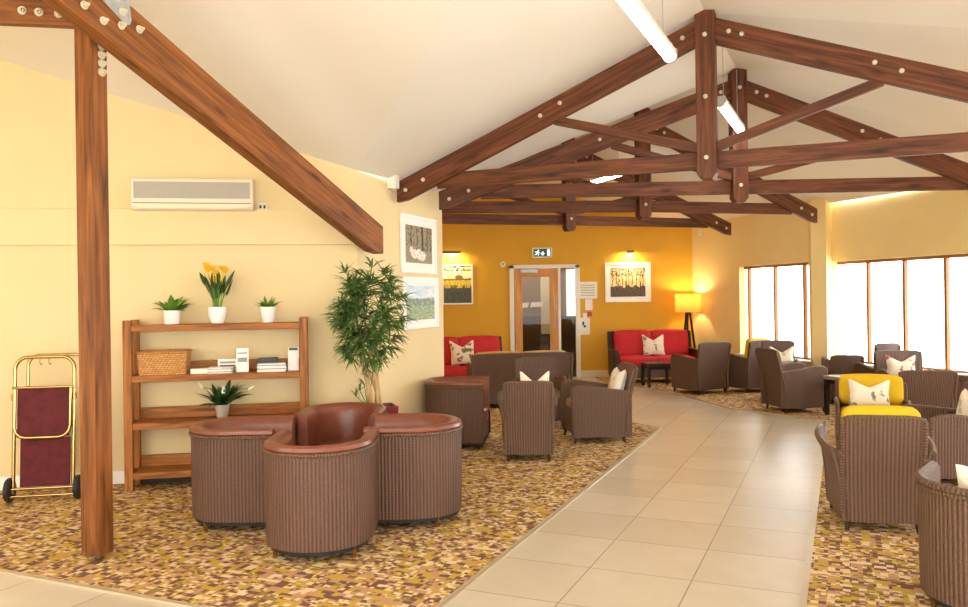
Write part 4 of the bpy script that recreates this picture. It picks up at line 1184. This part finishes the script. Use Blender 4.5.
for k in range(7):
    a = 2 * PI * k / 7; b_ = Vector((0.05 * math.cos(a) - 0.02, 0.05 * math.sin(a), hp - 0.05))
    lx = random.uniform(-0.16, 0.06) - 0.06; ly = random.uniform(-0.12, 0.06) - 0.16
    hz = random.uniform(1.25, 1.72)
    pts = [b_]
    for q in range(1, 8):
        f_ = q / 7; pts.append(Vector((b_.x + lx * f_ ** 1.2 + random.uniform(-.012, .012), b_.y + ly * f_ + random.uniform(-.012, .012), b_.z + (hz - b_.z) * f_)))
    m = MB(); m.tube(pts, [0.017 - 0.001 * q for q in range(8)], 8); m.build('cane', M['cane'], t)
    tips.append(pts)
fol = MB()
PO = Vector((-1.0, 7.60))
def clear(p, gap=0.04):
    q = Vector((p.x + PO.x, p.y + PO.y)) - C
    a = q.dot(n_in); b = q.dot(pn)
    if a < gap: p = p + Vector((n_in.x, n_in.y, 0)) * (gap - a)
    q = Vector((p.x + PO.x, p.y + PO.y)) - C; b = q.dot(pn)
    if b < gap: p = p + Vector((pn.x, pn.y, 0)) * (gap - b)
    return p
for i in range(165):
    # clumps of narrow leaves over an egg-shaped crown
    while True:
        u, v, w_ = random.uniform(-1, 1), random.uniform(-1, 1), random.uniform(-1, 1)
        rr_ = u * u + v * v + w_ * w_
        if 0.12 < rr_ < 1: break
    cz = 1.50 + w_ * 0.46
    cx = -0.11 + u * 0.46 * (1 - 0.15 * w_) * (1 if w_ > -0.3 else 0.75); cy = -0.24 + v * 0.26
    base = clear(Vector((cx, cy, cz)), 0.12); outd = Vector((u, v * 0.8, w_ * 0.6 + 0.15)).normalized()
    src = min((p for pts in tips for p in pts[3:]), key=lambda p: (p - base).length)
    fol.tube([src, (src + base) / 2 + Vector((0, 0, 0.02)), base], 0.0035, 5)
    for q in range(13):
        a = random.uniform(0, 2 * PI)
        dv = (outd * 0.7 + Vector((math.cos(a), math.sin(a), random.uniform(-0.5, 0.8)))).normalized()
        fol.blade(base, dv, random.uniform(0.10, 0.20), 0.018, random.uniform(0.5, 1.3), 3, random.uniform(-0.6, 0.6))
fol.v = [tuple(clear(Vector(p), 0.012)) for p in fol.v]
fo = fol.build('foliage', M['leaf'], t)
m = MB()
for k in range(5):
    a = random.uniform(0, 2 * PI)
    b_ = Vector((-0.10, -0.05, hp + 0.0)) ; tp_ = b_ + Vector((-0.10 + 0.04 * k, -0.05, 0.10 + 0.05 * k))
    m.tube([b_, tp_], 0.004, 5)
    for q in range(6):
        a = random.uniform(0, 2 * PI); m.blade(tp_, (math.cos(a), math.sin(a) * 0.5, 0.7), 0.12, 0.016, 0.9, 3)
m.build('young_shoots', M['leaf'], t)

# ------------------------------------------------------------------ luggage trolley
t = thing('luggage_trolley', 'folded brass luggage trolley with burgundy panels leaning by the pale yellow wall', 'trolley', (-3.675, 6.71, 0.008), sa)
def ulean(x, y, z): return (x, y + z * 0.08, z)
def arch(w, z0, z1, r, y, n=6):
    p = [ulean(-w / 2, y, z0)]
    for k in range(n + 1): a = PI - (PI / 2) * k / n; p.append(ulean(-w / 2 + r + r * math.cos(a), y, z1 - r + r * math.sin(a)))
    for k in range(n + 1): a = PI / 2 - (PI / 2) * k / n; p.append(ulean(w / 2 - r + r * math.cos(a), y, z1 - r + r * math.sin(a)))
    p.append(ulean(w / 2, y, z0)); return p
m = MB(); m.tube(arch(0.46, 0.10, 1.19, 0.10, 0), 0.015, 10); m.build('main_frame', M['brass'], t)
m = MB(); m.tube([(x + 0.07, y, z) for x, y, z in arch(0.46, 0.30, 1.20, 0.09, 0.09)], 0.013, 10); m.build('rear_frame', M['brass'], t)
u_ = [ulean(x, -0.045, z) for x, z in ((-0.215, 0.93), (-0.215, 0.62))] + [ulean(-0.215 + 0.09 - 0.09 * math.cos(R(a)), -0.045, 0.62 - 0.09 * math.sin(R(a))) for a in (30, 60, 90)]
u_ += [(-x, y, z) for x, y, z in reversed(u_)]
m = MB(); m.tube(u_, 0.014, 10); m.build('folding_guard', M['brass'], t)
m = MB(); m.box(ulean(0, -0.02, 0.73), (0.40, 0.02, 0.40), Matrix.Rotation(R(-4.6), 3, 'X')); m.build('upper_panel', M['burg'], t, bevel=0.004)
m = MB(); m.box(ulean(0.01, 0.01, 0.32), (0.385, 0.02, 0.40), Matrix.Rotation(R(-4.6), 3, 'X')); m.build('lower_panel', M['burg'], t, bevel=0.004)
for z in (0.055, 0.115, 0.94):
    m = MB(); m.cyl(ulean(-0.24, -0.03, z), ulean(0.24, -0.03, z), 0.011, 10); m.build('cross_bar', M['brass'], t)
for sx in (-1, 1):
    w_ = MB(); w_.lathe([(0.03, -0.022), (0.09, -0.022), (0.10, -0.012), (0.10, 0.012), (0.09, 0.022), (0.03, 0.022), (0.03, -0.022)], n=24)
    wo = w_.build('wheel', M['rubber'], t, loc=(sx * 0.265, 0.03, 0.10), rot=(0, R(90), 0))
    h_ = MB(); h_.cyl((0, 0, -0.024), (0, 0, 0.024), 0.032, 16); h_.build('hub', M['chrome'], wo)
    m = MB(); m.box(ulean(sx * 0.235, -0.01, 0.86), (0.03, 0.05, 0.05)); m.build('hinge_bracket', M['brass'], t, bevel=0.004)
m = MB(); m.cyl((-0.26, 0.03, 0.10), (0.26, 0.03, 0.10), 0.01, 10); m.build('axle', M['brass'], t)
for x in (-0.04, 0.03):
    m = MB(); m.tube([ulean(x, 0.0, 1.175), ulean(x, 0.0, 1.14), ulean(x + 0.012, -0.01, 1.125), ulean(x + 0.02, -0.005, 1.135)], 0.004, 6); m.build('hook', M['brass'], t)

# ------------------------------------------------------------------ fixtures on the left wall
def on_left(s_, off, z):   # s_ measured from C leftwards
    q = C - WL * s_ + n_in * off; return Vector((q.x, q.y, z))
acx = 1.47
t = thing('air_conditioner', 'long cream wall-mounted air conditioner unit above the shelves', 'air conditioner', on_left(acx, 0.0, 2.475), sa)
AW = 1.05
m = MB(); m.prism([(0.0, 0.0), (-0.15, 0.0), (-0.175, 0.03), (-0.175, 0.27), (-0.15, 0.29), (0.0, 0.29)], -AW / 2, AW / 2, lambda a, b, c: (c, a, b)); m.build('casing', M['beigeplastic'], t, bevel=0.008)
m = MB(); m.box((0, -0.177, 0.175), (AW - 0.05, 0.008, 0.15)); m.build('intake_grille', M['greygrille'], t)
for k in range(6):
    m = MB(); m.box((0, -0.182, 0.115 + k * 0.024), (AW - 0.05, 0.004, 0.003)); m.build('grille_slat', M['greygrille'], t)
m = MB(); m.box((0, -0.160, 0.028), (AW - 0.10, 0.035, 0.03)); m.build('outlet_flap', M['beigeplastic'], t, bevel=0.004)
m = MB(); m.box((0, -0.179, 0.058), (AW - 0.03, 0.006, 0.005)); m.build('shadow_gap', M['darkgap'], t)
t = thing('wall_socket', 'small square isolator switch at the end of the air conditioner', 'switch', on_left(0.87, 0.0, 2.478), sa)
m = MB(); m.box((0, -0.02, 0.04), (0.09, 0.04, 0.08)); m.build('back_box', M['beigeplastic'], t, bevel=0.004)
for x in (-0.018, 0.018):
    m = MB(); m.box((x, -0.044, 0.04), (0.018, 0.008, 0.03)); m.build('rocker', M['darkgap'], t)

# pier fixtures and pictures
def on_pier(s_, off, z): q = C + pd * s_ + pn * off; return Vector((q.x, q.y, z))
pa = math.atan2(-pd.x, pd.y) + PI / 2   # local x along the pier
def pier_s(ratio): return (ratio * C.y - C.x) / (pd.x - ratio * pd.y)
t = thing('alarm_sounder', 'white box-shaped alarm speaker high on the picture wall beside the truss foot', 'speaker', on_pier(pier_s(-0.1155), 0.0, 2.775), pa)
m = MB(); m.box((0, -0.05, 0.10), (0.11, 0.10, 0.19)); m.build('casing', M['plastic'], t, bevel=0.015)
m = MB(); m.cyl((0.0, -0.06, 0.004), (0.0, -0.06, -0.006), 0.03, 12); m.build('grille', M['greygrille'], t)

def canvas(t, w, h, y, fn, nu=56, nv=64, name='print'):
    m = MB(); P = []; U = []
    for i in range(nu + 1):
        P.append([(-w / 2 + w * i / nu, y, -h / 2 + h * j / nv) for j in range(nv + 1)]); U.append([(i / nu, j / nv) for j in range(nv + 1)])
    m.grid(P, U, False, flip=True)
    m.col = []
    for f_, u in zip(m.f, m.uv):
        cu = sum(k[0] for k in u) / 4; cv = sum(k[1] for k in u) / 4
        c = fn(cu, cv); c = (lin(c[0]), lin(c[1]), lin(c[2]), 1)
        m.col.append([c] * 4)
    return m.build(name, M['paint'], t)
def nz(x, y, s=0): return noise.noise(Vector((x, y, s)))
def mixc(a, b, k): k = max(0, min(1, k)); return tuple(a[i] + (b[i] - a[i]) * k for i in range(3))
def art_sheep(u, v):
    c = mixc((150, 130, 96), (120, 132, 70), 0.5 + nz(u * 9, v * 9, 1))
    c = mixc(c, (176, 150, 140), 0.4 + nz(u * 20, v * 20, 3) * 0.8)
    if v > 0.35:
        for x, w_ in ((0.62, 0.035), (0.2, 0.015), (0.42, 0.012), (0.8, 0.018), (0.92, 0.012)):
            if abs(u - x - 0.03 * nz(v * 5, x * 9)) < w_: c = (78, 56, 46)
        if nz(u * 30, v * 14, 7) > 0.25: c = mixc(c, (70, 52, 44), 0.7)
    for ex, ey, rx, ry in ((0.34, 0.24, 0.16, 0.12), (0.58, 0.20, 0.17, 0.13), (0.2, 0.36, 0.07, 0.07), (0.48, 0.33, 0.08, 0.07)):
        if ((u - ex) / rx) ** 2 + ((v - ey) / ry) ** 2 + 0.5 * nz(u * 22, v * 22, 9) < 1: c = mixc((240, 232, 220), (206, 188, 176), 0.4 + nz(u * 16, v * 16, 2))
    return c
def art_field(u, v):
    if v > 0.62: c = mixc((188, 210, 226), (232, 234, 232), 0.5 + nz(u * 4, v * 9, 1))
    else:
        c = mixc((150, 170, 120), (196, 204, 168), 0.5 + nz(u * 12, v * 16, 4)); c = mixc(c, (120, 140, 120), 0.35 + nz(u * 24, v * 24, 6))
    if 0.40 < v < 0.62 + 0.08 * nz(u * 7, 2, 3) and nz(u * 12, v * 9, 8) > -0.05: c = mixc(c, (120, 136, 142), 0.75)
    return c
def art_meadow(u, v):
    if v > 0.66: c = mixc((252, 240, 200), (248, 226, 150), 0.5 + nz(u * 6, v * 6, 1))
    elif v > 0.40: c = mixc((232, 206, 74), (206, 170, 60), 0.5 + nz(u * 20, v * 8, 2))
    else: c = mixc((62, 74, 78), (96, 104, 82), 0.4 + nz(u * 26, v * 10, 5))
    if 0.30 < v < 0.48 and nz(u * 28, v * 6, 6) > 0.05: c = mixc(c, (86, 88, 70), 0.8)
    if abs(v - 0.64 - 0.02 * nz(u * 8, 0, 1)) < 0.022: c = (120, 92, 66)
    if ((u - 0.55) / 0.14) ** 2 + ((v - 0.70) / 0.06) ** 2 < 1: c = (132, 100, 70)
    if v > 0.86 and nz(u * 9, v * 22, 9) > 0.08: c = (70, 66, 48)
    return c
def art_wood(u, v):
    c = mixc((250, 208, 130), (252, 228, 190), 0.5 + nz(u * 5, v * 5, 1))
    if v < 0.36 + 0.08 * nz(u * 9, 1, 2): c = mixc((66, 58, 52), (120, 110, 92), 0.45 + nz(u * 30, v * 26, 3))
    for x in (0.06, 0.17, 0.25, 0.36, 0.44, 0.53, 0.62, 0.74, 0.86, 0.95):
        if v > 0.2 and abs(u - x - 0.04 * nz(v * 4, x * 13)) < 0.010 + 0.010 * abs(nz(x * 31, 1, 1)): c = (74, 52, 44)
    if v > 0.70 and nz(u * 22, v * 22, 4) > -0.02: c = mixc(c, (104, 76, 56), 0.75)
    return c
def picture(label, loc, rz, w, h, bw, fn, mount=0.0):
    t = thing('framed_picture', label, 'picture', loc, rz)
    m = MB(); th = 0.03
    m.box((-w / 2 + bw / 2, -th / 2, 0), (bw, th, h)); m.box((w / 2 - bw / 2, -th / 2, 0), (bw, th, h))
    m.box((0, -th / 2, h / 2 - bw / 2), (w - 2 * bw, th, bw)); m.box((0, -th / 2, -h / 2 + bw / 2), (w - 2 * bw, th, bw))
    m.build('picture_frame', M['white'], t, bevel=0.003)
    m = MB(); m.box((0, -0.008, 0), (w - 2 * bw, 0.012, h - 2 * bw)); m.build('mount_board', M['paper'], t)
    canvas(t, w - 2 * bw - 2 * mount, h - 2 * bw - 2 * mount, -0.0165, fn)
    return t
s0, s1 = pier_s(-0.1035), pier_s(-0.0605)
picture('framed picture of white sheep in a wood, upper one on the picture wall', on_pier((s0 + s1) / 2, 0.003, 2.24), pa, (s1 - s0), 0.63, 0.035, art_sheep, 0.075)
s0, s1 = pier_s(-0.1025), pier_s(-0.0590)
picture('framed picture of a pale green field under blue sky, lower one on the picture wall', on_pier((s0 + s1) / 2, 0.003, 1.595), pa, (s1 - s0), 0.57, 0.035, art_field, 0.06)
# pictures on the ochre wall
k_ = (BY - 0.02) / 15.4
picture('framed yellow meadow picture on the ochre wall, partly hidden by the picture wall', (-0.50 * k_, BY - 0.003, 1.905), 0, 0.62, 0.80, 0.03, art_meadow, 0.0)
picture('wide framed picture of tree trunks on the ochre wall near the floor lamp', (2.74 * k_, BY - 0.003, 1.905), 0, 0.92, 0.80, 0.05, art_wood, 0.06)
def picture_light(label, x, z, w):
    t = thing('picture_light', label, 'lamp', (x, BY, z), 0)
    m = MB(); m.box((0, -0.012, 0.02), (0.09, 0.024, 0.10)); m.build('wall_plate', M['brass'], t, bevel=0.004)
    m = MB(); m.tube([(0, -0.02, 0.03), (0, -0.10, 0.07), (0, -0.16, 0.05)], 0.008, 8); m.build('arm', M['brass'], t)
    m = MB(); m.cyl((-w / 2, -0.17, 0.045), (w / 2, -0.17, 0.045), 0.03, 14); m.build('lamp_hood', M['brass'], t)
    m = MB(); m.box((0, -0.165, 0.012), (w * 0.85, 0.022, 0.010)); m.build('lamp_strip', M['spot'], t)
    l = bpy.data.lights.new('picture_light_glow', 'AREA'); l.shape = 'RECTANGLE'; l.size = w * 0.8; l.size_y = 0.03; l.energy = 5; l.color = (1, 0.8, 0.45)
    lo = bpy.data.objects.new('picture_light_glow', l); COL.objects.link(lo); lo.location = (x, BY - 0.15, z + 0.0); lo.rotation_euler = (R(25), 0, 0)
picture_light('brass picture light above the yellow meadow picture', -0.60 * k_, 2.50, 0.36)
picture_light('brass picture light above the tree trunk picture', 2.77 * k_, 2.46, 0.12)

# exit sign
t = thing('exit_sign', 'green and white running-man exit sign on the ochre wall above the door', 'sign', (1.115 * k_, BY, 2.52), 0)
ew, eh = 0.40, 0.20
m = MB(); m.box((0, -0.03, 0.0), (ew, 0.06, eh)); m.build('sign_case', M['plastic'], t, bevel=0.006)
m = MB(); m.box((0, -0.062, 0.0), (ew - 0.05, 0.006, eh - 0.05)); m.build('sign_face', M['green'], t)
def flat(name, polys, y=-0.0675):
    m = MB()
    for p in polys: m.prism(p, 0, 0.002, lambda a, b, c: (a, y + 0.001 - c, b))
    m.build(name, M['signwhite'], t)
flat('door_symbol', [[(0.10, -0.06), (0.155, -0.06), (0.155, 0.06), (0.10, 0.06)]])
flat('arrow_symbol', [[(-0.005, 0.02), (0.025, 0.02), (0.025, -0.01), (0.055, -0.01), (0.01, -0.06), (-0.035, -0.01), (-0.005, -0.01)]])
c0 = (-0.075, 0.045)
flat('running_man', [[(c0[0] + 0.016 * math.cos(2 * PI * k / 10), c0[1] + 0.016 * math.sin(2 * PI * k / 10)) for k in range(10)],
                     [(-0.105, 0.022), (-0.075, 0.028), (-0.085, -0.012), (-0.115, -0.012)],
                     [(-0.085, 0.024), (-0.075, 0.02), (-0.04, 0.0), (-0.048, -0.01), (-0.083, 0.006)],
                     [(-0.105, 0.022), (-0.135, 0.004), (-0.150, 0.018), (-0.144, 0.028), (-0.134, 0.02), (-0.115, 0.028)],
                     [(-0.115, -0.012), (-0.092, -0.012), (-0.118, -0.042), (-0.155, -0.05), (-0.157, -0.038), (-0.128, -0.032)],
                     [(-0.105, -0.012), (-0.085, -0.012), (-0.062, -0.03), (-0.072, -0.062), (-0.086, -0.06), (-0.078, -0.036)]])
# notices
def notice(label, x, z, w, h, lines, lm='greypaper'):
    t = thing('wall_notice', label, 'notice', (x, BY, z), 0, 'paper notices by the door')
    m = MB(); m.box((0, -0.004, 0), (w, 0.006, h)); m.build('sheet', M['paper'], t)
    for (lx, lz, lw, lh) in lines:
        m = MB(); m.box((lx, -0.0085, lz), (lw, 0.003, lh)); m.build('printed_line', M[lm], t)
nx_ = 1.975 * k_
notice('large white printed notice on the ochre wall right of the door', nx_, 1.755, 0.38, 0.34, [(0, 0.10 - k * 0.05, 0.28, 0.012) for k in range(5)])
notice('small white notice hanging just below the large printed one', nx_ + 0.02, 1.465, 0.15, 0.22, [])
notice('white notice with a black pictogram lowest beside the door', nx_ - 0.07, 1.03, 0.21, 0.34, [(-0.03, 0.06, 0.04, 0.07), (0.0, 0.0, 0.05, 0.04)], 'darkgap')
t = thing('call_point', 'small red fire alarm call point between the notices beside the door', 'switch', (nx_ + 0.0, BY, 1.275), 0)
m = MB(); m.box((0.03, -0.02, 0), (0.09, 0.04, 0.09)); m.build('call_box', M['callred'], t, bevel=0.004)
m = MB(); m.box((-0.06, -0.01, -0.03), (0.08, 0.02, 0.11)); m.build('call_label', M['paper'], t)
t = thing('smoke_sensor', 'small round white sensor on the ochre wall left of the door', 'sensor', (0.37 * k_, BY, 2.30), 0)
m = MB(); m.cyl((0, 0, 0), (0, -0.03, 0), 0.055, 18); m.build('body', M['plastic'], t)
m = MB(); m.cyl((0, -0.03, 0), (0, -0.045, 0), 0.03, 14); m.build('lens', M['greygrille'], t)
t = thing('motion_sensor', 'white motion sensor high in the corner where the ochre wall meets the window wall', 'sensor', (CORN.x + 0.05, BY - 0.30, 2.86), R(60))
m = MB(); m.box((0, -0.035, 0), (0.08, 0.07, 0.12)); m.build('body', M['plastic'], t, bevel=0.012)

# ------------------------------------------------------------------ floor lamp
LX, LY = 4.00, 15.90
t = thing('floor_lamp', 'tripod floor lamp with a glowing yellow drum shade in the corner by the red sofa', 'lamp', (LX, LY, 0.008), 0)
for k in range(3):
    a = R(90 + 120 * k); m = MB()
    m.beam((0.21 * math.cos(a), 0.14 * math.sin(a), 0.0), (0.035 * math.cos(a), 0.03 * math.sin(a), 1.30), 0.035, 0.035, up=Vector((math.cos(a), math.sin(a), 0.01))); m.build('leg', M['darkwood'], t)
m = MB(); m.cyl((0, 0, 1.24), (0, 0, 1.32), 0.045, 16); m.build('hub', M['darkwood'], t)
m = MB(); m.cyl((0, 0, 1.32), (0, 0, 1.42), 0.012, 10); m.build('stem', M['brass'], t)
m = MB(); m.lathe([(0.25, 1.29), (0.245, 1.65), (0.242, 1.65), (0.247, 1.29), (0.25, 1.29)], n=40); m.build('lamp_shade', M['shade'], t)
m = MB(); m.lathe([(0.0, 1.42), (0.025, 1.43), (0.032, 1.47), (0.02, 1.505), (0, 1.515)], n=16); m.build('bulb', M['bulb'], t)
l = bpy.data.lights.new('floor_lamp_bulb', 'POINT'); l.energy = 11; l.color = (1, 0.82, 0.5); l.shadow_soft_size = 0.05
lo = bpy.data.objects.new('floor_lamp_bulb', l); COL.objects.link(lo); lo.location = (LX, LY, 1.56)

# ------------------------------------------------------------------ fluorescent battens hung below the ridge
def batten(label, p0, p1, z, power=60):
    p0 = Vector(p0); p1 = Vector(p1); c = (p0 + p1) / 2; d_ = (p1 - p0); L = d_.length; a = math.atan2(d_.y, d_.x)
    t = thing('fluorescent_light', label, 'light', (c.x, c.y, z), a, 'hanging fluorescent lights')
    m = MB(); m.prism([(-0.05, 0.0), (0.05, 0.0), (0.045, 0.05), (-0.045, 0.05)], -L / 2, L / 2, lambda x, y, s_: (s_, x, y)); m.build('housing', M['plastic'], t, bevel=0.004)
    m = MB(); pr = [(-0.046 * math.cos(PI * k / 10), -0.045 * math.sin(PI * k / 10)) for k in range(11)]
    m.prism(pr, -L / 2 + 0.02, L / 2 - 0.02, lambda x, y, s_: (s_, x, y)); m.build('diffuser', M['tube'], t)
    for sx in (-1, 1):
        m = MB(); m.prism([(-0.052, 0.052), (0.052, 0.052)] + [(0.052 * math.cos(PI * k / 10), -0.05 * math.sin(PI * k / 10)) for k in range(11)], sx * L / 2 - 0.018, sx * L / 2 + 0.018, lambda x, y, s_: (s_, x, y)); m.build('end_cap', M['greygrille'], t)
        m = MB(); m.cyl((sx * L * 0.35, 0, 0.05), (sx * L * 0.35, 0, 4.08 - z), 0.003, 6); m.build('hanging_wire', M['steel'], t)
batten('nearest hanging fluorescent light, cut by the top of the photo', (1.449, 6.197), (0.78, 4.73), 3.47)
batten('second fluorescent light, hanging just beyond the nearest roof truss', (2.267, 7.69), (2.871, 9.0), 3.47)
batten('farthest fluorescent light, hanging beyond the third roof truss', (2.10, 12.0), (1.70, 13.1), 3.47)

# ------------------------------------------------------------------ light
world = bpy.data.worlds.new('world'); scene.world = world; world.use_nodes = True
bg = world.node_tree.nodes['Background']; bg.inputs['Color'].default_value = (0.965, 0.98, 0.985, 1); bg.inputs['Strength'].default_value = 4.2
def portal(x, y, z, w, h, rz):
    l = bpy.data.lights.new('daylight_portal', 'AREA'); l.shape = 'RECTANGLE'; l.size = w; l.size_y = h
    l.cycles.is_portal = True
    o = bpy.data.objects.new('daylight_portal', l); COL.objects.link(o)
    o.location = (x, y, z); o.rotation_euler = (R(90), 0, rz)
scene.view_settings.view_transform = 'Standard'
scene.view_settings.look = 'None'
scene.view_settings.exposure = 1.08
scene.view_settings.gamma = 1.0
scene.view_settings.use_curve_mapping = False
scene.cycles.use_denoising = True
scene.cycles.max_bounces = 10
scene.cycles.diffuse_bounces = 6
scene.cycles.transparent_max_bounces = 12
